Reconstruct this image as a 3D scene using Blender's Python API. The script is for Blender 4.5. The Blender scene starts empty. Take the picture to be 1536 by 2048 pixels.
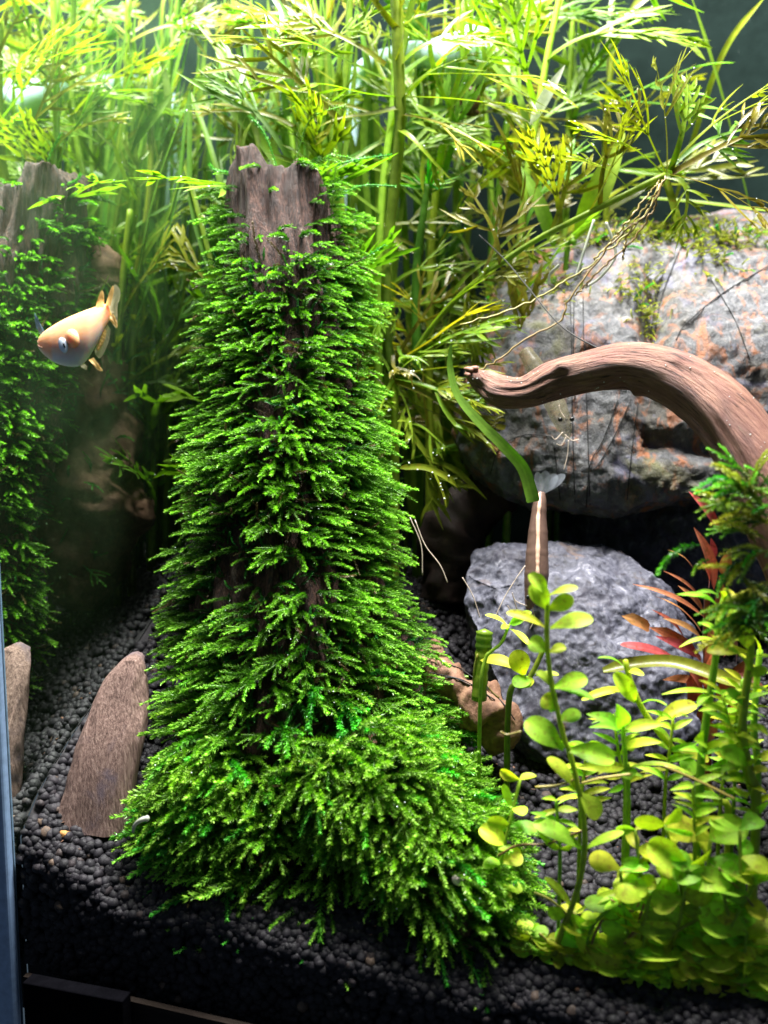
import bpy, math, random
import numpy as np
from mathutils import Vector, Matrix
from mathutils.bvhtree import BVHTree

random.seed(7)
RNG = np.random.default_rng(7)
scene = bpy.context.scene
col = scene.collection
scene.unit_settings.scale_length = 0.01          # one unit is one centimetre

# ------------------------------------------------------------------ camera
F_PX, CX, CY = 1800.0, 768.0, 1024.0
YAW, PITCH = math.radians(15.0), math.radians(6.84)
CAM = np.array([17.2, -22.3, 12.5])
FH = np.array([-math.sin(YAW), math.cos(YAW), 0.0])
RIGHT = np.array([math.cos(YAW), math.sin(YAW), 0.0])
ZUP = np.array([0.0, 0.0, 1.0])
FWD = FH * math.cos(PITCH) - ZUP * math.sin(PITCH)
UPV = FH * math.sin(PITCH) + ZUP * math.cos(PITCH)
cam_d = bpy.data.cameras.new('camera')
cam = bpy.data.objects.new('camera', cam_d)
col.objects.link(cam)
cam.matrix_world = Matrix((
    (RIGHT[0], UPV[0], -FWD[0], CAM[0]),
    (RIGHT[1], UPV[1], -FWD[1], CAM[1]),
    (RIGHT[2], UPV[2], -FWD[2], CAM[2]),
    (0, 0, 0, 1)))
cam_d.sensor_fit = 'VERTICAL'
cam_d.sensor_height = 36.0
cam_d.lens = 36.0 * F_PX / 2048.0
cam_d.clip_start = 0.5
cam_d.clip_end = 500
cam_d.dof.use_dof = True
cam_d.dof.focus_distance = 28.5
cam_d.dof.aperture_fstop = 0.1
scene.camera = cam

# ------------------------------------------------------------------ light: one aquarium lamp over the tank, dim room
world = bpy.data.worlds.new('World')
scene.world = world
world.use_nodes = True
wb = world.node_tree.nodes['Background']
wb.inputs['Color'].default_value = (0.55, 0.72, 1.0, 1)
wb.inputs['Strength'].default_value = 0.11
ld = bpy.data.lights.new('aquarium_lamp', 'AREA')
ld.shape = 'RECTANGLE'
ld.size = 27
ld.size_y = 14
ld.energy = 232000
ld.color = (1.0, 0.97, 0.95)
lamp = bpy.data.objects.new('aquarium_lamp', ld)
col.objects.link(lamp)
lamp.location = (12.5, 8.0, 60.0)
lamp.rotation_euler = (math.radians(4), 0, 0)
scene.view_settings.view_transform = 'Standard'
scene.view_settings.look = 'None'
scene.view_settings.gamma = 1.0
scene.view_settings.exposure = 0.0
scene.render.engine = 'CYCLES'
cy = scene.cycles
cy.use_denoising = True
cy.max_bounces = 8
cy.diffuse_bounces = 3
cy.glossy_bounces = 4
cy.transmission_bounces = 4
cy.transparent_max_bounces = 12
cy.caustics_reflective = False
cy.caustics_refractive = False
cy.sample_clamp_indirect = 4.0


# ------------------------------------------------------------------ helpers
def at(px, py, D):
    """pixel of the photograph and distance along the view axis -> point"""
    return CAM + D * (FWD + (px - CX) / F_PX * RIGHT + (CY - py) / F_PX * UPV)


def at_y(px, py, y):
    d = at(px, py, 1.0) - CAM
    return CAM + d * (y - CAM[1]) / d[1]


def mir(p):
    """what stands where the side glass shows p"""
    q = np.array(p, float)
    q[..., 0] = -q[..., 0]
    return q


def soil_h(x, y):
    x = np.asarray(x, float)
    y = np.asarray(y, float)
    b = np.interp(x, [-1, 0, 2, 3.5, 8, 11.6, 20, 30], [.5, .5, -.6, -1.15, -1.35, -2.0, -2.1, -1.8])
    sl = np.interp(x, [10.5, 14], [.52, .40])
    return (b + sl * np.clip(y, 0, 12) + 0.12 * np.sin(x * 1.3 + y * .7) - 1.0 * np.exp(-np.clip(y + .45, 0, 9) / .55)
            - .5 * np.exp(-((x - 1.5) ** 2 + (y - 1.6) ** 2) / 1.1))


def unit(v):
    v = np.asarray(v, float)
    return v / (np.linalg.norm(v, axis=-1, keepdims=True) + 1e-9)


def _h(i, j, k, s):
    n = (i * 374761393 + j * 668265263 + k * 2147483647 + s * 974711) & 0xFFFFFFFF
    n = ((n ^ (n >> 13)) * 1274126177) & 0xFFFFFFFF
    n = (n ^ (n >> 16)) & 0xFFFFFFFF
    return n.astype(np.float64) / 4294967295.0


def vnoise(P, s=0):
    P = np.asarray(P, float)
    I = np.floor(P).astype(np.int64)
    f = P - I
    f = f * f * (3 - 2 * f)
    out = 0
    for a in (0, 1):
        for b in (0, 1):
            for c in (0, 1):
                w = (f[:, 0] if a else 1 - f[:, 0]) * (f[:, 1] if b else 1 - f[:, 1]) * (f[:, 2] if c else 1 - f[:, 2])
                out = out + w * _h(I[:, 0] + a, I[:, 1] + b, I[:, 2] + c, s)
    return out * 2 - 1


def fbm(P, s=0, o=4, g=.5):
    P = np.asarray(P, float)
    t, a = 0, 1.0
    for k in range(o):
        t = t + a * vnoise(P * (2.03 ** k) + 17.3 * k, s + k)
        a *= g
    return t


def spline(pts, n):
    """Catmull-Rom through rows of any width"""
    P = np.asarray(pts, float)
    if len(P) == 2:
        t = np.linspace(0, 1, n)[:, None]
        return P[0] * (1 - t) + P[1] * t
    Q = np.vstack([2 * P[0] - P[1], P, 2 * P[-1] - P[-2]])
    u = np.linspace(0, len(P) - 1, n)
    i = np.clip(u.astype(int), 0, len(P) - 2)
    t = (u - i)[:, None]
    a, b, c, d = Q[i], Q[i + 1], Q[i + 2], Q[i + 3]
    return .5 * (2 * b + (c - a) * t + (2 * a - 5 * b + 4 * c - d) * t ** 2 + (3 * b - a - 3 * c + d) * t ** 3)


def tangents(P):
    return unit(np.gradient(P, axis=0))


def basis(d, up):
    x = unit(d); s = unit(np.cross(up, x)); z = np.cross(x, s)
    return np.stack([x, s, z], 1)      # columns


class MB:
    """collects pieces of one mesh"""
    def __init__(s):
        s.v, s.q, s.t, s.a, s.n = [], [], [], [], 0

    def add(s, V, quads=None, tris=None, a=None):
        V = np.asarray(V, float).reshape(-1, 3)
        if quads is not None and len(quads):
            s.q.append(np.asarray(quads, np.int64) + s.n)
        if tris is not None and len(tris):
            s.t.append(np.asarray(tris, np.int64) + s.n)
        s.v.append(V)
        a = np.zeros(len(V)) if a is None else np.broadcast_to(np.asarray(a, float), (len(V),))
        s.a.append(a)
        s.n += len(V)

    def arrays(s):
        V = np.vstack(s.v)
        q = np.vstack(s.q) if s.q else np.zeros((0, 4), np.int64)
        t = np.vstack(s.t) if s.t else np.zeros((0, 3), np.int64)
        return V, q, t, np.concatenate(s.a)

    def mesh(s, name, mat, off=None, smooth=True):
        V, q, t, a = s.arrays()
        if off is not None:
            V = V - np.asarray(off)
        return make_mesh(name, V, q, t, a, mat, smooth)

    def build(s, name, mat, parent=None, smooth=True):
        off = None if parent is None else np.array(origin_of(parent))
        return link(name, s.mesh(name, mat, off, smooth), parent)


def make_mesh(name, V, q, t, a, mat, smooth=True):
    me = bpy.data.meshes.new(name)
    me.vertices.add(len(V))
    me.vertices.foreach_set('co', np.ascontiguousarray(V, np.float32).ravel())
    nl = q.size + t.size
    me.loops.add(nl)
    me.loops.foreach_set('vertex_index', np.concatenate([q.ravel(), t.ravel()]).astype(np.int32))
    me.polygons.add(len(q) + len(t))
    st = np.concatenate([np.arange(len(q)) * 4, q.size + np.arange(len(t)) * 3]).astype(np.int32)
    me.polygons.foreach_set('loop_start', st)
    me.update(calc_edges=True)
    me.validate()
    if a is not None:
        at_ = me.attributes.new('tip', 'FLOAT', 'POINT')
        at_.data.foreach_set('value', np.ascontiguousarray(a, np.float32))
    me.polygons.foreach_set('use_smooth', np.full(len(me.polygons), bool(smooth)))
    if mat is not None:
        me.materials.append(mat)
    return me


def origin_of(o):
    p = Vector((0, 0, 0))
    while o is not None:
        p = p + o.location
        o = o.parent
    return p


def link(name, me, parent=None):
    o = bpy.data.objects.new(name, me)
    col.objects.link(o)
    if parent is not None:
        o.parent = parent
    return o


def thing(name, label, cat, loc=(0, 0, 0), group=None):
    o = bpy.data.objects.new(name, None)
    o.empty_display_size = .3
    col.objects.link(o)
    o.location = tuple(float(c) for c in loc)
    return tag(o, label, cat, group)


def tag(o, label=None, cat=None, group=None, kind=None):
    for k, v in (('label', label), ('category', cat), ('group', group), ('kind', kind)):
        if v:
            o[k] = v
    return o


def tube(mb, path, r, n=8, a=0.0, cap=True):
    P = np.asarray(path, float)
    r = np.broadcast_to(np.asarray(r, float), (len(P),))
    T = tangents(P)
    ref = np.array([0.31, 0.2, .93]) if abs(T[0][2]) < .9 else np.array([.9, .3, .1])
    A = np.zeros_like(P)
    cur = unit(np.cross(T[0], ref))
    for i in range(len(P)):
        cur = unit(cur - T[i] * np.dot(cur, T[i]))
        A[i] = cur
    B = np.cross(T, A)
    th = np.linspace(0, 2 * np.pi, n, endpoint=False)
    V = P[:, None] + r[:, None, None] * (np.cos(th)[None, :, None] * A[:, None] + np.sin(th)[None, :, None] * B[:, None])
    m = len(P)
    i, j = np.meshgrid(np.arange(m - 1), np.arange(n), indexing='ij')
    i, j = i.ravel(), j.ravel()
    q = np.stack([i * n + j, i * n + (j + 1) % n, (i + 1) * n + (j + 1) % n, (i + 1) * n + j], 1)
    V = V.reshape(-1, 3)
    tr = None
    if cap:
        V = np.vstack([V, P[0] - T[0] * r[0] * .4, P[-1] + T[-1] * r[-1] * .4])
        k = m * n
        jj = np.arange(n)
        tr = np.vstack([np.stack([np.full(n, k), (jj + 1) % n, jj], 1), np.stack([np.full(n, k + 1), (m - 1) * n + jj, (m - 1) * n + (jj + 1) % n], 1)])
    aa = np.repeat(np.broadcast_to(np.asarray(a, float), (m,)), n)
    if cap:
        aa = np.concatenate([aa, [aa[0], aa[-1]]])
    mb.add(V, q, tr, aa)


def ribbon(mb, path, w, N, fold=.15, a=0.0, across=3):
    P = np.asarray(path, float)
    w = np.broadcast_to(np.asarray(w, float), (len(P),))
    T = tangents(P)
    N = np.broadcast_to(np.asarray(N, float), P.shape)
    S = unit(np.cross(T, N))
    M = np.cross(S, T)
    c = np.linspace(-1, 1, across)
    V = P[:, None] + (w[:, None] * .5 * c[None])[..., None] * S[:, None] + (fold * w[:, None] * (np.abs(c) ** 1.5)[None])[..., None] * M[:, None]
    m = len(P)
    i, j = np.meshgrid(np.arange(m - 1), np.arange(across - 1), indexing='ij')
    i, j = i.ravel(), j.ravel()
    q = np.stack([i * across + j, i * across + j + 1, (i + 1) * across + j + 1, (i + 1) * across + j], 1)
    av = np.repeat(np.broadcast_to(np.asarray(a, float), (m,)), across).reshape(m, across)
    if across >= 5:                                  # midrib and side veins
        av = av * (1 - .3 * (np.abs(c) > .9) - .22 * ((np.abs(c) > .1) & (np.abs(c) < .5)) + .25 * (np.abs(c) < .1))[None]
    mb.add(V.reshape(-1, 3), q, None, av.ravel())


def ico(sub=1):
    import bmesh
    bm = bmesh.new()
    bmesh.ops.create_icosphere(bm, subdivisions=sub, radius=1)
    V = np.array([v.co[:] for v in bm.verts])
    T = np.array([[v.index for v in f.verts] for f in bm.faces])
    bm.free()
    return V, T


ICO1, ICO2, ICO3 = ico(1), ico(2), ico(3)


def ball(mb, c, r, sub=ICO2, a=0.0, axes=None):
    V = sub[0] * np.asarray(r, float)
    if axes is not None:
        V = V @ np.asarray(axes)
    mb.add(V + np.asarray(c), None, sub[1], a)


def hull_rock(points, cuts=4, rough=.25, scale=.5, seed=0, smooth=3, fine=.05, pre=None, grow=1.0):
    """a stone: hull of the points, refined, softened and broken up"""
    import bmesh
    bm = bmesh.new()
    for p in points:
        bm.verts.new(p)
    r = bmesh.ops.convex_hull(bm, input=bm.verts)
    bmesh.ops.delete(bm, geom=[v for v in bm.verts if not v.link_faces], context='VERTS')
    bmesh.ops.triangulate(bm, faces=bm.faces)
    for k in range(cuts):
        L = sorted(e.calc_length() for e in bm.edges)
        lim = L[len(L) // 3] * .8
        bmesh.ops.subdivide_edges(bm, edges=[e for e in bm.edges if e.calc_length() > lim], cuts=1, use_grid_fill=True)
        bmesh.ops.triangulate(bm, faces=bm.faces)
        if k < smooth:
            bmesh.ops.smooth_vert(bm, verts=bm.verts, factor=.5, use_axis_x=True, use_axis_y=True, use_axis_z=True)
    bm.normal_update()
    V = np.array([v.co[:] for v in bm.verts])
    Nn = np.array([v.normal[:] for v in bm.verts])
    bm.verts.index_update()
    T = np.array([[v.index for v in f.verts] for f in bm.faces])
    bm.free()
    d = rough * fbm(V * scale, seed, 3) + rough * .45 * (np.abs(fbm(V * scale * 2.1, seed + 9, 3)) * -1.4 + .4) + fine * fbm(V * 4.5, seed + 5, 3)
    if pre is not None:
        d = d + pre(V, Nn)
    V = V + Nn * d[:, None]
    return V.mean(0) + (V - V.mean(0)) * grow, T


def bvh_of(V, F):
    return BVHTree.FromPolygons([tuple(v) for v in V], [tuple(f) for f in F])


def drape(bvh, px, py, lift=.04, far=None):
    d = unit(at(px, py, 10) - CAM)
    h = bvh.ray_cast(Vector(CAM), Vector(d))
    if h[0] is None:
        return None
    return np.array(h[0]) - d * lift


# ------------------------------------------------------------------ materials
def nodes_of(name):
    m = bpy.data.materials.new(name)
    m.use_nodes = True
    nt = m.node_tree
    nt.nodes.clear()
    return m, nt


def N(nt, kind, **kw):
    n = nt.nodes.new(kind)
    for k, v in kw.items():
        if k in n.inputs:
            n.inputs[k].default_value = v
        else:
            setattr(n, k, v)
    return n


def ramp(nt, fac, stops):
    r = nt.nodes.new('ShaderNodeValToRGB')
    e = r.color_ramp.elements
    while len(e) < len(stops):
        e.new(.5)
    for x, (p, c) in zip(e, stops):
        x.position = p
        x.color = (*c, 1) if len(c) == 3 else c
    nt.links.new(fac, r.inputs[0])
    return r.outputs[0]


def noise(nt, scale, detail=5, mapping=(1, 1, 1), rough=.6, coord='Object', dist=0.0):
    tc = nt.nodes.new('ShaderNodeTexCoord')
    if coord == 'flow':
        tc = N(nt, 'ShaderNodeAttribute', attribute_name='flow')
        coord = 'Vector'
    mp = nt.nodes.new('ShaderNodeMapping')
    mp.inputs['Scale'].default_value = mapping
    nt.links.new(tc.outputs[coord], mp.inputs[0])
    n = N(nt, 'ShaderNodeTexNoise', Scale=scale, Detail=detail, Roughness=rough, Distortion=dist)
    nt.links.new(mp.outputs[0], n.inputs['Vector'])
    return n.outputs[0]


def mixc(nt, fac, a, b, mode='MIX'):
    n = nt.nodes.new('ShaderNodeMix')
    n.data_type = 'RGBA'
    n.blend_type = mode
    for sock, v in ((n.inputs[0], fac), (n.inputs[6], a), (n.inputs[7], b)):
        if hasattr(v, 'is_output'):
            nt.links.new(v, sock)
        else:
            sock.default_value = v if not isinstance(v, tuple) else (*v, 1)[:4]
    return n.outputs[2]


def leaf_mat(name, dark, light, glow, trans=.4, rough=.35, spots=None, vary=.12, nscale=3.0, spec=.5):
    """leaf tissue: colour runs from dark to light along the growth ('tip'), with blotches, per-leaf hue and light passing through"""
    m, nt = nodes_of(name)
    out = N(nt, 'ShaderNodeOutputMaterial')
    atn = N(nt, 'ShaderNodeAttribute', attribute_name='tip')
    oi = nt.nodes.new('ShaderNodeObjectInfo')
    nz = noise(nt, nscale, 4)
    c = mixc(nt, atn.outputs['Fac'], dark, light)
    r = ramp(nt, nz, [(.3, (.62, .66, .6)), (.7, (1.2, 1.15, 1.05))])
    c = mixc(nt, .8, c, r, 'MULTIPLY')
    if spots:
        s = ramp(nt, noise(nt, nscale * 2.3, 6), [(.52, (0, 0, 0)), (.68, (1, 1, 1))])
        c = mixc(nt, s, c, spots)
    hs = nt.nodes.new('ShaderNodeHueSaturation')
    mr = N(nt, 'ShaderNodeMapRange')
    mr.inputs['To Min'].default_value = .5 - vary * .25
    mr.inputs['To Max'].default_value = .5 + vary * .25
    nt.links.new(oi.outputs['Random'], mr.inputs[0])
    nt.links.new(mr.outputs[0], hs.inputs['Hue'])
    mv = N(nt, 'ShaderNodeMapRange')
    mv.inputs['To Min'].default_value = 1 - vary * 2
    mv.inputs['To Max'].default_value = 1 + vary * 2
    mu = N(nt, 'ShaderNodeMath', operation='FRACT')
    m2 = N(nt, 'ShaderNodeMath', operation='MULTIPLY')
    m2.inputs[1].default_value = 7.31
    nt.links.new(oi.outputs['Random'], m2.inputs[0])
    nt.links.new(m2.outputs[0], mu.inputs[0])
    nt.links.new(mu.outputs[0], mv.inputs[0])
    nt.links.new(mv.outputs[0], hs.inputs['Value'])
    nt.links.new(c, hs.inputs['Color'])
    c = hs.outputs[0]
    p = N(nt, 'ShaderNodeBsdfPrincipled', Roughness=rough)
    p.inputs['Specular IOR Level'].default_value = spec
    nt.links.new(c, p.inputs['Base Color'])
    bp = N(nt, 'ShaderNodeBump', Strength=.25, Distance=.02)
    nt.links.new(noise(nt, 14, 3), bp.inputs['Height'])
    nt.links.new(bp.outputs[0], p.inputs['Normal'])
    tr = N(nt, 'ShaderNodeBsdfTranslucent')
    tc = mixc(nt, 1.0, c, glow, 'MULTIPLY')
    nt.links.new(tc, tr.inputs[0])
    mx = N(nt, 'ShaderNodeMixShader', Fac=trans)
    nt.links.new(p.outputs[0], mx.inputs[1])
    nt.links.new(tr.outputs[0], mx.inputs[2])
    nt.links.new(mx.outputs[0], out.inputs[0])
    return m


def solid_mat(name, stops, scale=3, mapping=(1, 1, 1), rough=.7, bump=.4, bdist=.08, bscale=None, spec=.4, patches=None, dist=0.0, bmap=None, coord='Object'):
    m, nt = nodes_of(name)
    out = N(nt, 'ShaderNodeOutputMaterial')
    p = N(nt, 'ShaderNodeBsdfPrincipled', Roughness=rough)
    p.inputs['Specular IOR Level'].default_value = spec
    c = ramp(nt, noise(nt, scale, 8, mapping, .68, coord, dist), stops)
    for pc in patches or ():
        f = ramp(nt, noise(nt, pc['scale'], 6, pc.get('map', (1, 1, 1)), .62, coord, pc.get('dist', .6)), [(pc['lo'], (0, 0, 0)), (pc['hi'], (1, 1, 1))])
        c = mixc(nt, f, c, pc['col'], pc.get('mode', 'MIX'))
    nt.links.new(c, p.inputs['Base Color'])
    if bump:
        b = N(nt, 'ShaderNodeBump', Strength=bump, Distance=bdist)
        nt.links.new(noise(nt, bscale or scale * 2, 8, bmap or mapping, .7, coord), b.inputs['Height'])
        nt.links.new(b.outputs[0], p.inputs['Normal'])
    nt.links.new(p.outputs[0], out.inputs[0])
    return m


M = {}
M['moss'] = leaf_mat('moss', (.004, .062, .006), (.24, .64, .06), (.9, 1.3, .3), trans=.32, rough=.38, vary=.16)
M['skirt'] = leaf_mat('young_moss', (.03, .11, .006), (.40, .66, .07), (.95, 1.3, .3), trans=.34, rough=.45, vary=.1)
M['dry_moss'] = leaf_mat('olive_moss', (.10, .15, .015), (.50, .64, .07), (1.0, 1.1, .3), trans=.33, rough=.4, vary=.2)
M['sprite'] = leaf_mat('water_sprite_leaf', (.12, .22, .012), (.29, .38, .03), (1.05, 1.2, .25), trans=.48, rough=.3, spots=(.24, .22, .02), vary=.14, spec=.22)
M['olive'] = leaf_mat('old_leaf', (.15, .17, .014), (.29, .31, .027), (1.1, 1.1, .25), trans=.45, rough=.35, spots=(.17, .13, .015), vary=.14)
M['blade'] = leaf_mat('ribbon_leaf', (.09, .21, .016), (.20, .36, .035), (1.0, 1.2, .25), trans=.45, rough=.4, vary=.12, spec=.25)
M['fine'] = leaf_mat('fine_leaf', (.06, .28, .02), (.16, .5, .05), (.8, 1.3, .25), trans=.4, rough=.35, vary=.2)
M['stem'] = leaf_mat('stem_skin', (.07, .17, .018), (.42, .60, .05), (1.0, 1.2, .3), trans=.42, rough=.35, vary=.12)
M['lime'] = leaf_mat('round_leaf', (.34, .56, .03), (.60, .82, .07), (1.0, 1.2, .25), trans=.48, rough=.5, vary=.2, spots=(.34, .36, .04), spec=.25)
M['red'] = leaf_mat('red_leaf', (.24, .055, .03), (.58, .20, .12), (1.2, .8, .7), trans=.38, rough=.35, vary=.15, spots=(.22, .09, .03))
M['root'] = leaf_mat('root_skin', (.28, .20, .04), (.42, .36, .10), (1, 1, .6), trans=.2, rough=.4, vary=.2)
M['white_root'] = leaf_mat('pale_root_skin', (.5, .55, .48), (.75, .8, .72), (1, 1, 1), trans=.3, rough=.4, vary=.1)
M['log'] = solid_mat('log_wood', [(.3, (.005, .0025, .002)), (.45, (.032, .014, .009)), (.58, (.09, .04, .025)), (.78, (.21, .12, .08))], 6.0, (1.8, 1.8, .14), .7, 1.0, .2, 9, .35,
                     patches=[dict(scale=.6, lo=.55, hi=.7, col=(.03, .017, .011)), dict(scale=.9, lo=.62, hi=.75, col=(.26, .21, .15))])
M['branch'] = solid_mat('branch_wood', [(.3, (.075, .03, .02)), (.5, (.21, .10, .066)), (.7, (.33, .18, .12))], 3.4, (2.2, 2.2, .32), .65, 1.0, .12, 6, .35, coord='flow',
                        patches=[dict(scale=.7, lo=.45, hi=.7, col=(.15, .06, .05)), dict(scale=.8, map=(1, 1, .6), lo=.56, hi=.72, col=(.06, .03, .024)), dict(scale=4, map=(2.4, 2.4, .16), lo=.58, hi=.64, col=(.025, .011, .008), dist=.3),
                                 dict(scale=1.4, map=(1, 1, .7), lo=.66, hi=.78, col=(.10, .085, .04))])
M['slab'] = solid_mat('slab_wood', [(.3, (.04, .024, .02)), (.5, (.17, .11, .09)), (.72, (.32, .23, .19))], 6.0, (2.6, 2.6, .16), .8, .7, .06, 9, .2,
                      patches=[dict(scale=.8, lo=.52, hi=.7, col=(.12, .09, .10))])
M['rootwood'] = solid_mat('root_wood', [(.3, (.07, .035, .02)), (.5, (.17, .085, .05)), (.7, (.29, .17, .10))], 2.2, (1, 1, 1), .7, .6, .08, 6, .35,
                          patches=[dict(scale=1.3, lo=.55, hi=.7, col=(.09, .045, .03))])
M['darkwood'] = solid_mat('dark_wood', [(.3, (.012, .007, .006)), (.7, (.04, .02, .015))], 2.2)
M['flank'] = solid_mat('flank_wood', [(.3, (.04, .02, .012)), (.5, (.12, .065, .04)), (.7, (.24, .15, .095))], 2.2, (1, 1, 1), .7, .6, .08, 6, .2)
M['rock'] = solid_mat('pale_rock', [(.3, (.017, .018, .022)), (.44, (.056, .06, .068)), (.58, (.118, .122, .126)), (.75, (.30, .305, .30))], 3.0, (1, 1, .7), .48, 1.0, .14, 4.5, .6, dist=.8,
                      patches=[dict(scale=.42, lo=.46, hi=.62, col=(.50, .42, .28), mode='MULTIPLY', dist=.8), dict(scale=.55, map=(1.3, 1.3, .6), lo=.52, hi=.64, col=(.27, .095, .03), dist=2.6), dict(scale=.6, lo=.55, hi=.72, col=(.11, .11, .19), dist=1.0),
                               dict(scale=6.0, map=(1, 1, .6), lo=.58, hi=.72, col=(.03, .028, .03)), dict(scale=.5, lo=.58, hi=.74, col=(.15, .15, .05))])
M['rock_low'] = solid_mat('violet_grey_rock', [(.3, (.014, .015, .021)), (.45, (.045, .047, .066)), (.58, (.09, .093, .122)), (.75, (.30, .30, .34))], 2.4, (1, 1, .6), .62, .6, .08, 4.0, .4, dist=1.2,
                          patches=[dict(scale=.55, lo=.52, hi=.64, col=(.035, .034, .05), dist=1.4), dict(scale=3.2, map=(1, 1, .6), lo=.58, hi=.68, col=(.02, .018, .026)), dict(scale=.6, lo=.60, hi=.74, col=(.15, .095, .06), dist=.8)])
M['bead'] = solid_mat('soil_bead', [(.3, (.005, .005, .006)), (.6, (.013, .012, .015)), (.8, (.034, .028, .032))], .9, (1, 1, 1), .6, .5, .04, 9, .35)
def bead_mat():
    m, nt = nodes_of('soil_bead')
    out = N(nt, 'ShaderNodeOutputMaterial')
    p = N(nt, 'ShaderNodeBsdfPrincipled', Roughness=.65)
    p.inputs['Specular IOR Level'].default_value = .3
    a = N(nt, 'ShaderNodeAttribute', attribute_name='tip')
    c = ramp(nt, a.outputs['Fac'], [(0, (.004, .004, .0055)), (.6, (.009, .0085, .0115)), (.95, (.016, .0145, .018)), (.985, (.03, .023, .021)), (1.0, (.09, .065, .045))])
    c = mixc(nt, .9, c, ramp(nt, noise(nt, 7, 5), [(.3, (.5, .5, .5)), (.75, (1.7, 1.6, 1.6))]), 'MULTIPLY')
    nt.links.new(c, p.inputs['Base Color'])
    b_ = N(nt, 'ShaderNodeBump', Strength=.6, Distance=.04)
    nt.links.new(noise(nt, 9, 5), b_.inputs['Height'])
    nt.links.new(b_.outputs[0], p.inputs['Normal'])
    nt.links.new(p.outputs[0], out.inputs[0])
    return m


M['bead'] = bead_mat()
M['soil'] = solid_mat('soil', [(.3, (.006, .006, .007)), (.7, (.016, .014, .016))], 3, rough=.8)
M['orange'] = solid_mat('orange_grain', [(.3, (.35, .14, .03)), (.7, (.6, .32, .1))], 5, rough=.6)
M['tan'] = solid_mat('tan_grain', [(.3, (.25, .17, .1)), (.7, (.45, .34, .22))], 5, rough=.6)
M['thread'] = solid_mat('black_thread', [(.3, (.003, .003, .003)), (.7, (.006, .006, .006))], 5, rough=.7, bump=0)
M['board_reflection'] = solid_mat('dim_wood_reflection', [(.3, (.005, .0034, .0025)), (.5, (.011, .0075, .0055)), (.7, (.018, .013, .0095))], 3, (.25, 3, 4), .7, .4, .05, 5, .1)
M['carton_reflection'] = solid_mat('black_carton_reflection', [(.3, (.0015, .0015, .002)), (.7, (.003, .003, .004))], 3, rough=.7, bump=.1, spec=0)
M['pipe'] = solid_mat('pale_pipe', [(.3, (.46, .66, .76)), (.7, (.55, .74, .82))], 1.5, rough=.3, bump=0)
M['back'] = solid_mat('backing', [(.35, (.003, .007, .006)), (.7, (.008, .016, .014))], .5, rough=.8, bump=0, spec=.03, patches=[dict(scale=5, lo=.68, hi=.78, col=(.05, .065, .06))])
M['snail'] = solid_mat('snail_shell', [(.3, (.03, .014, .005)), (.6, (.09, .05, .014)), (.8, (.15, .10, .035))], 4, rough=.3, bump=.2)
M['eye_black'] = solid_mat('eye_black', [(.3, (.004, .004, .005)), (.7, (.008, .008, .009))], 2, rough=.15, bump=0)


def simple_mat(name, colr, rough=.3, alpha=1.0, trans=0.0, spec=.5, nstops=None):
    m, nt = nodes_of(name)
    out = N(nt, 'ShaderNodeOutputMaterial')
    p = N(nt, 'ShaderNodeBsdfPrincipled', Roughness=rough)
    p.inputs['Specular IOR Level'].default_value = spec
    c = ramp(nt, noise(nt, 4, 4), [(.3, tuple(x * .8 for x in colr)), (.7, tuple(min(1, x * 1.15) for x in colr))])
    nt.links.new(c, p.inputs['Base Color'])
    p.inputs['Alpha'].default_value = alpha
    last = p
    if trans:
        t = N(nt, 'ShaderNodeBsdfTranslucent')
        nt.links.new(c, t.inputs[0])
        last = N(nt, 'ShaderNodeMixShader', Fac=trans)
        nt.links.new(p.outputs[0], last.inputs[1])
        nt.links.new(t.outputs[0], last.inputs[2])
    nt.links.new(last.outputs[0], out.inputs[0])
    return m


M['bubble'] = simple_mat('air_bubble', (.78, .86, .84), .08, 1, 0, 1.0)
M['shrimp'] = simple_mat('brown_shrimp_shell', (.20, .125, .095), .35, .88, .3)
M['stripe'] = simple_mat('pale_stripe', (.78, .50, .36), .5)
M['clear'] = simple_mat('clear_shell', (.45, .50, .55), .2, .26, .3)
M['ghost'] = simple_mat('speckled_shell', (.34, .31, .20), .3, .32, .3)
M['feeler'] = simple_mat('pale_feeler', (.6, .5, .4), .4)
M['fish_white'] = simple_mat('fish_eye_ring', (.70, .82, 1.0), .2)
M['fin'] = simple_mat('orange_fin', (.95, .58, .2), .4, .7, .45)
M['fin_tip'] = simple_mat('pale_fin', (.85, .78, .5), .4, .42, .45)
M['fin_blue'] = simple_mat('grey_blue_fin', (.16, .26, .34), .4, .8, .4)
M['seam'] = simple_mat('blue_grey_seam', (.22, .33, .50), .3)


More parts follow.
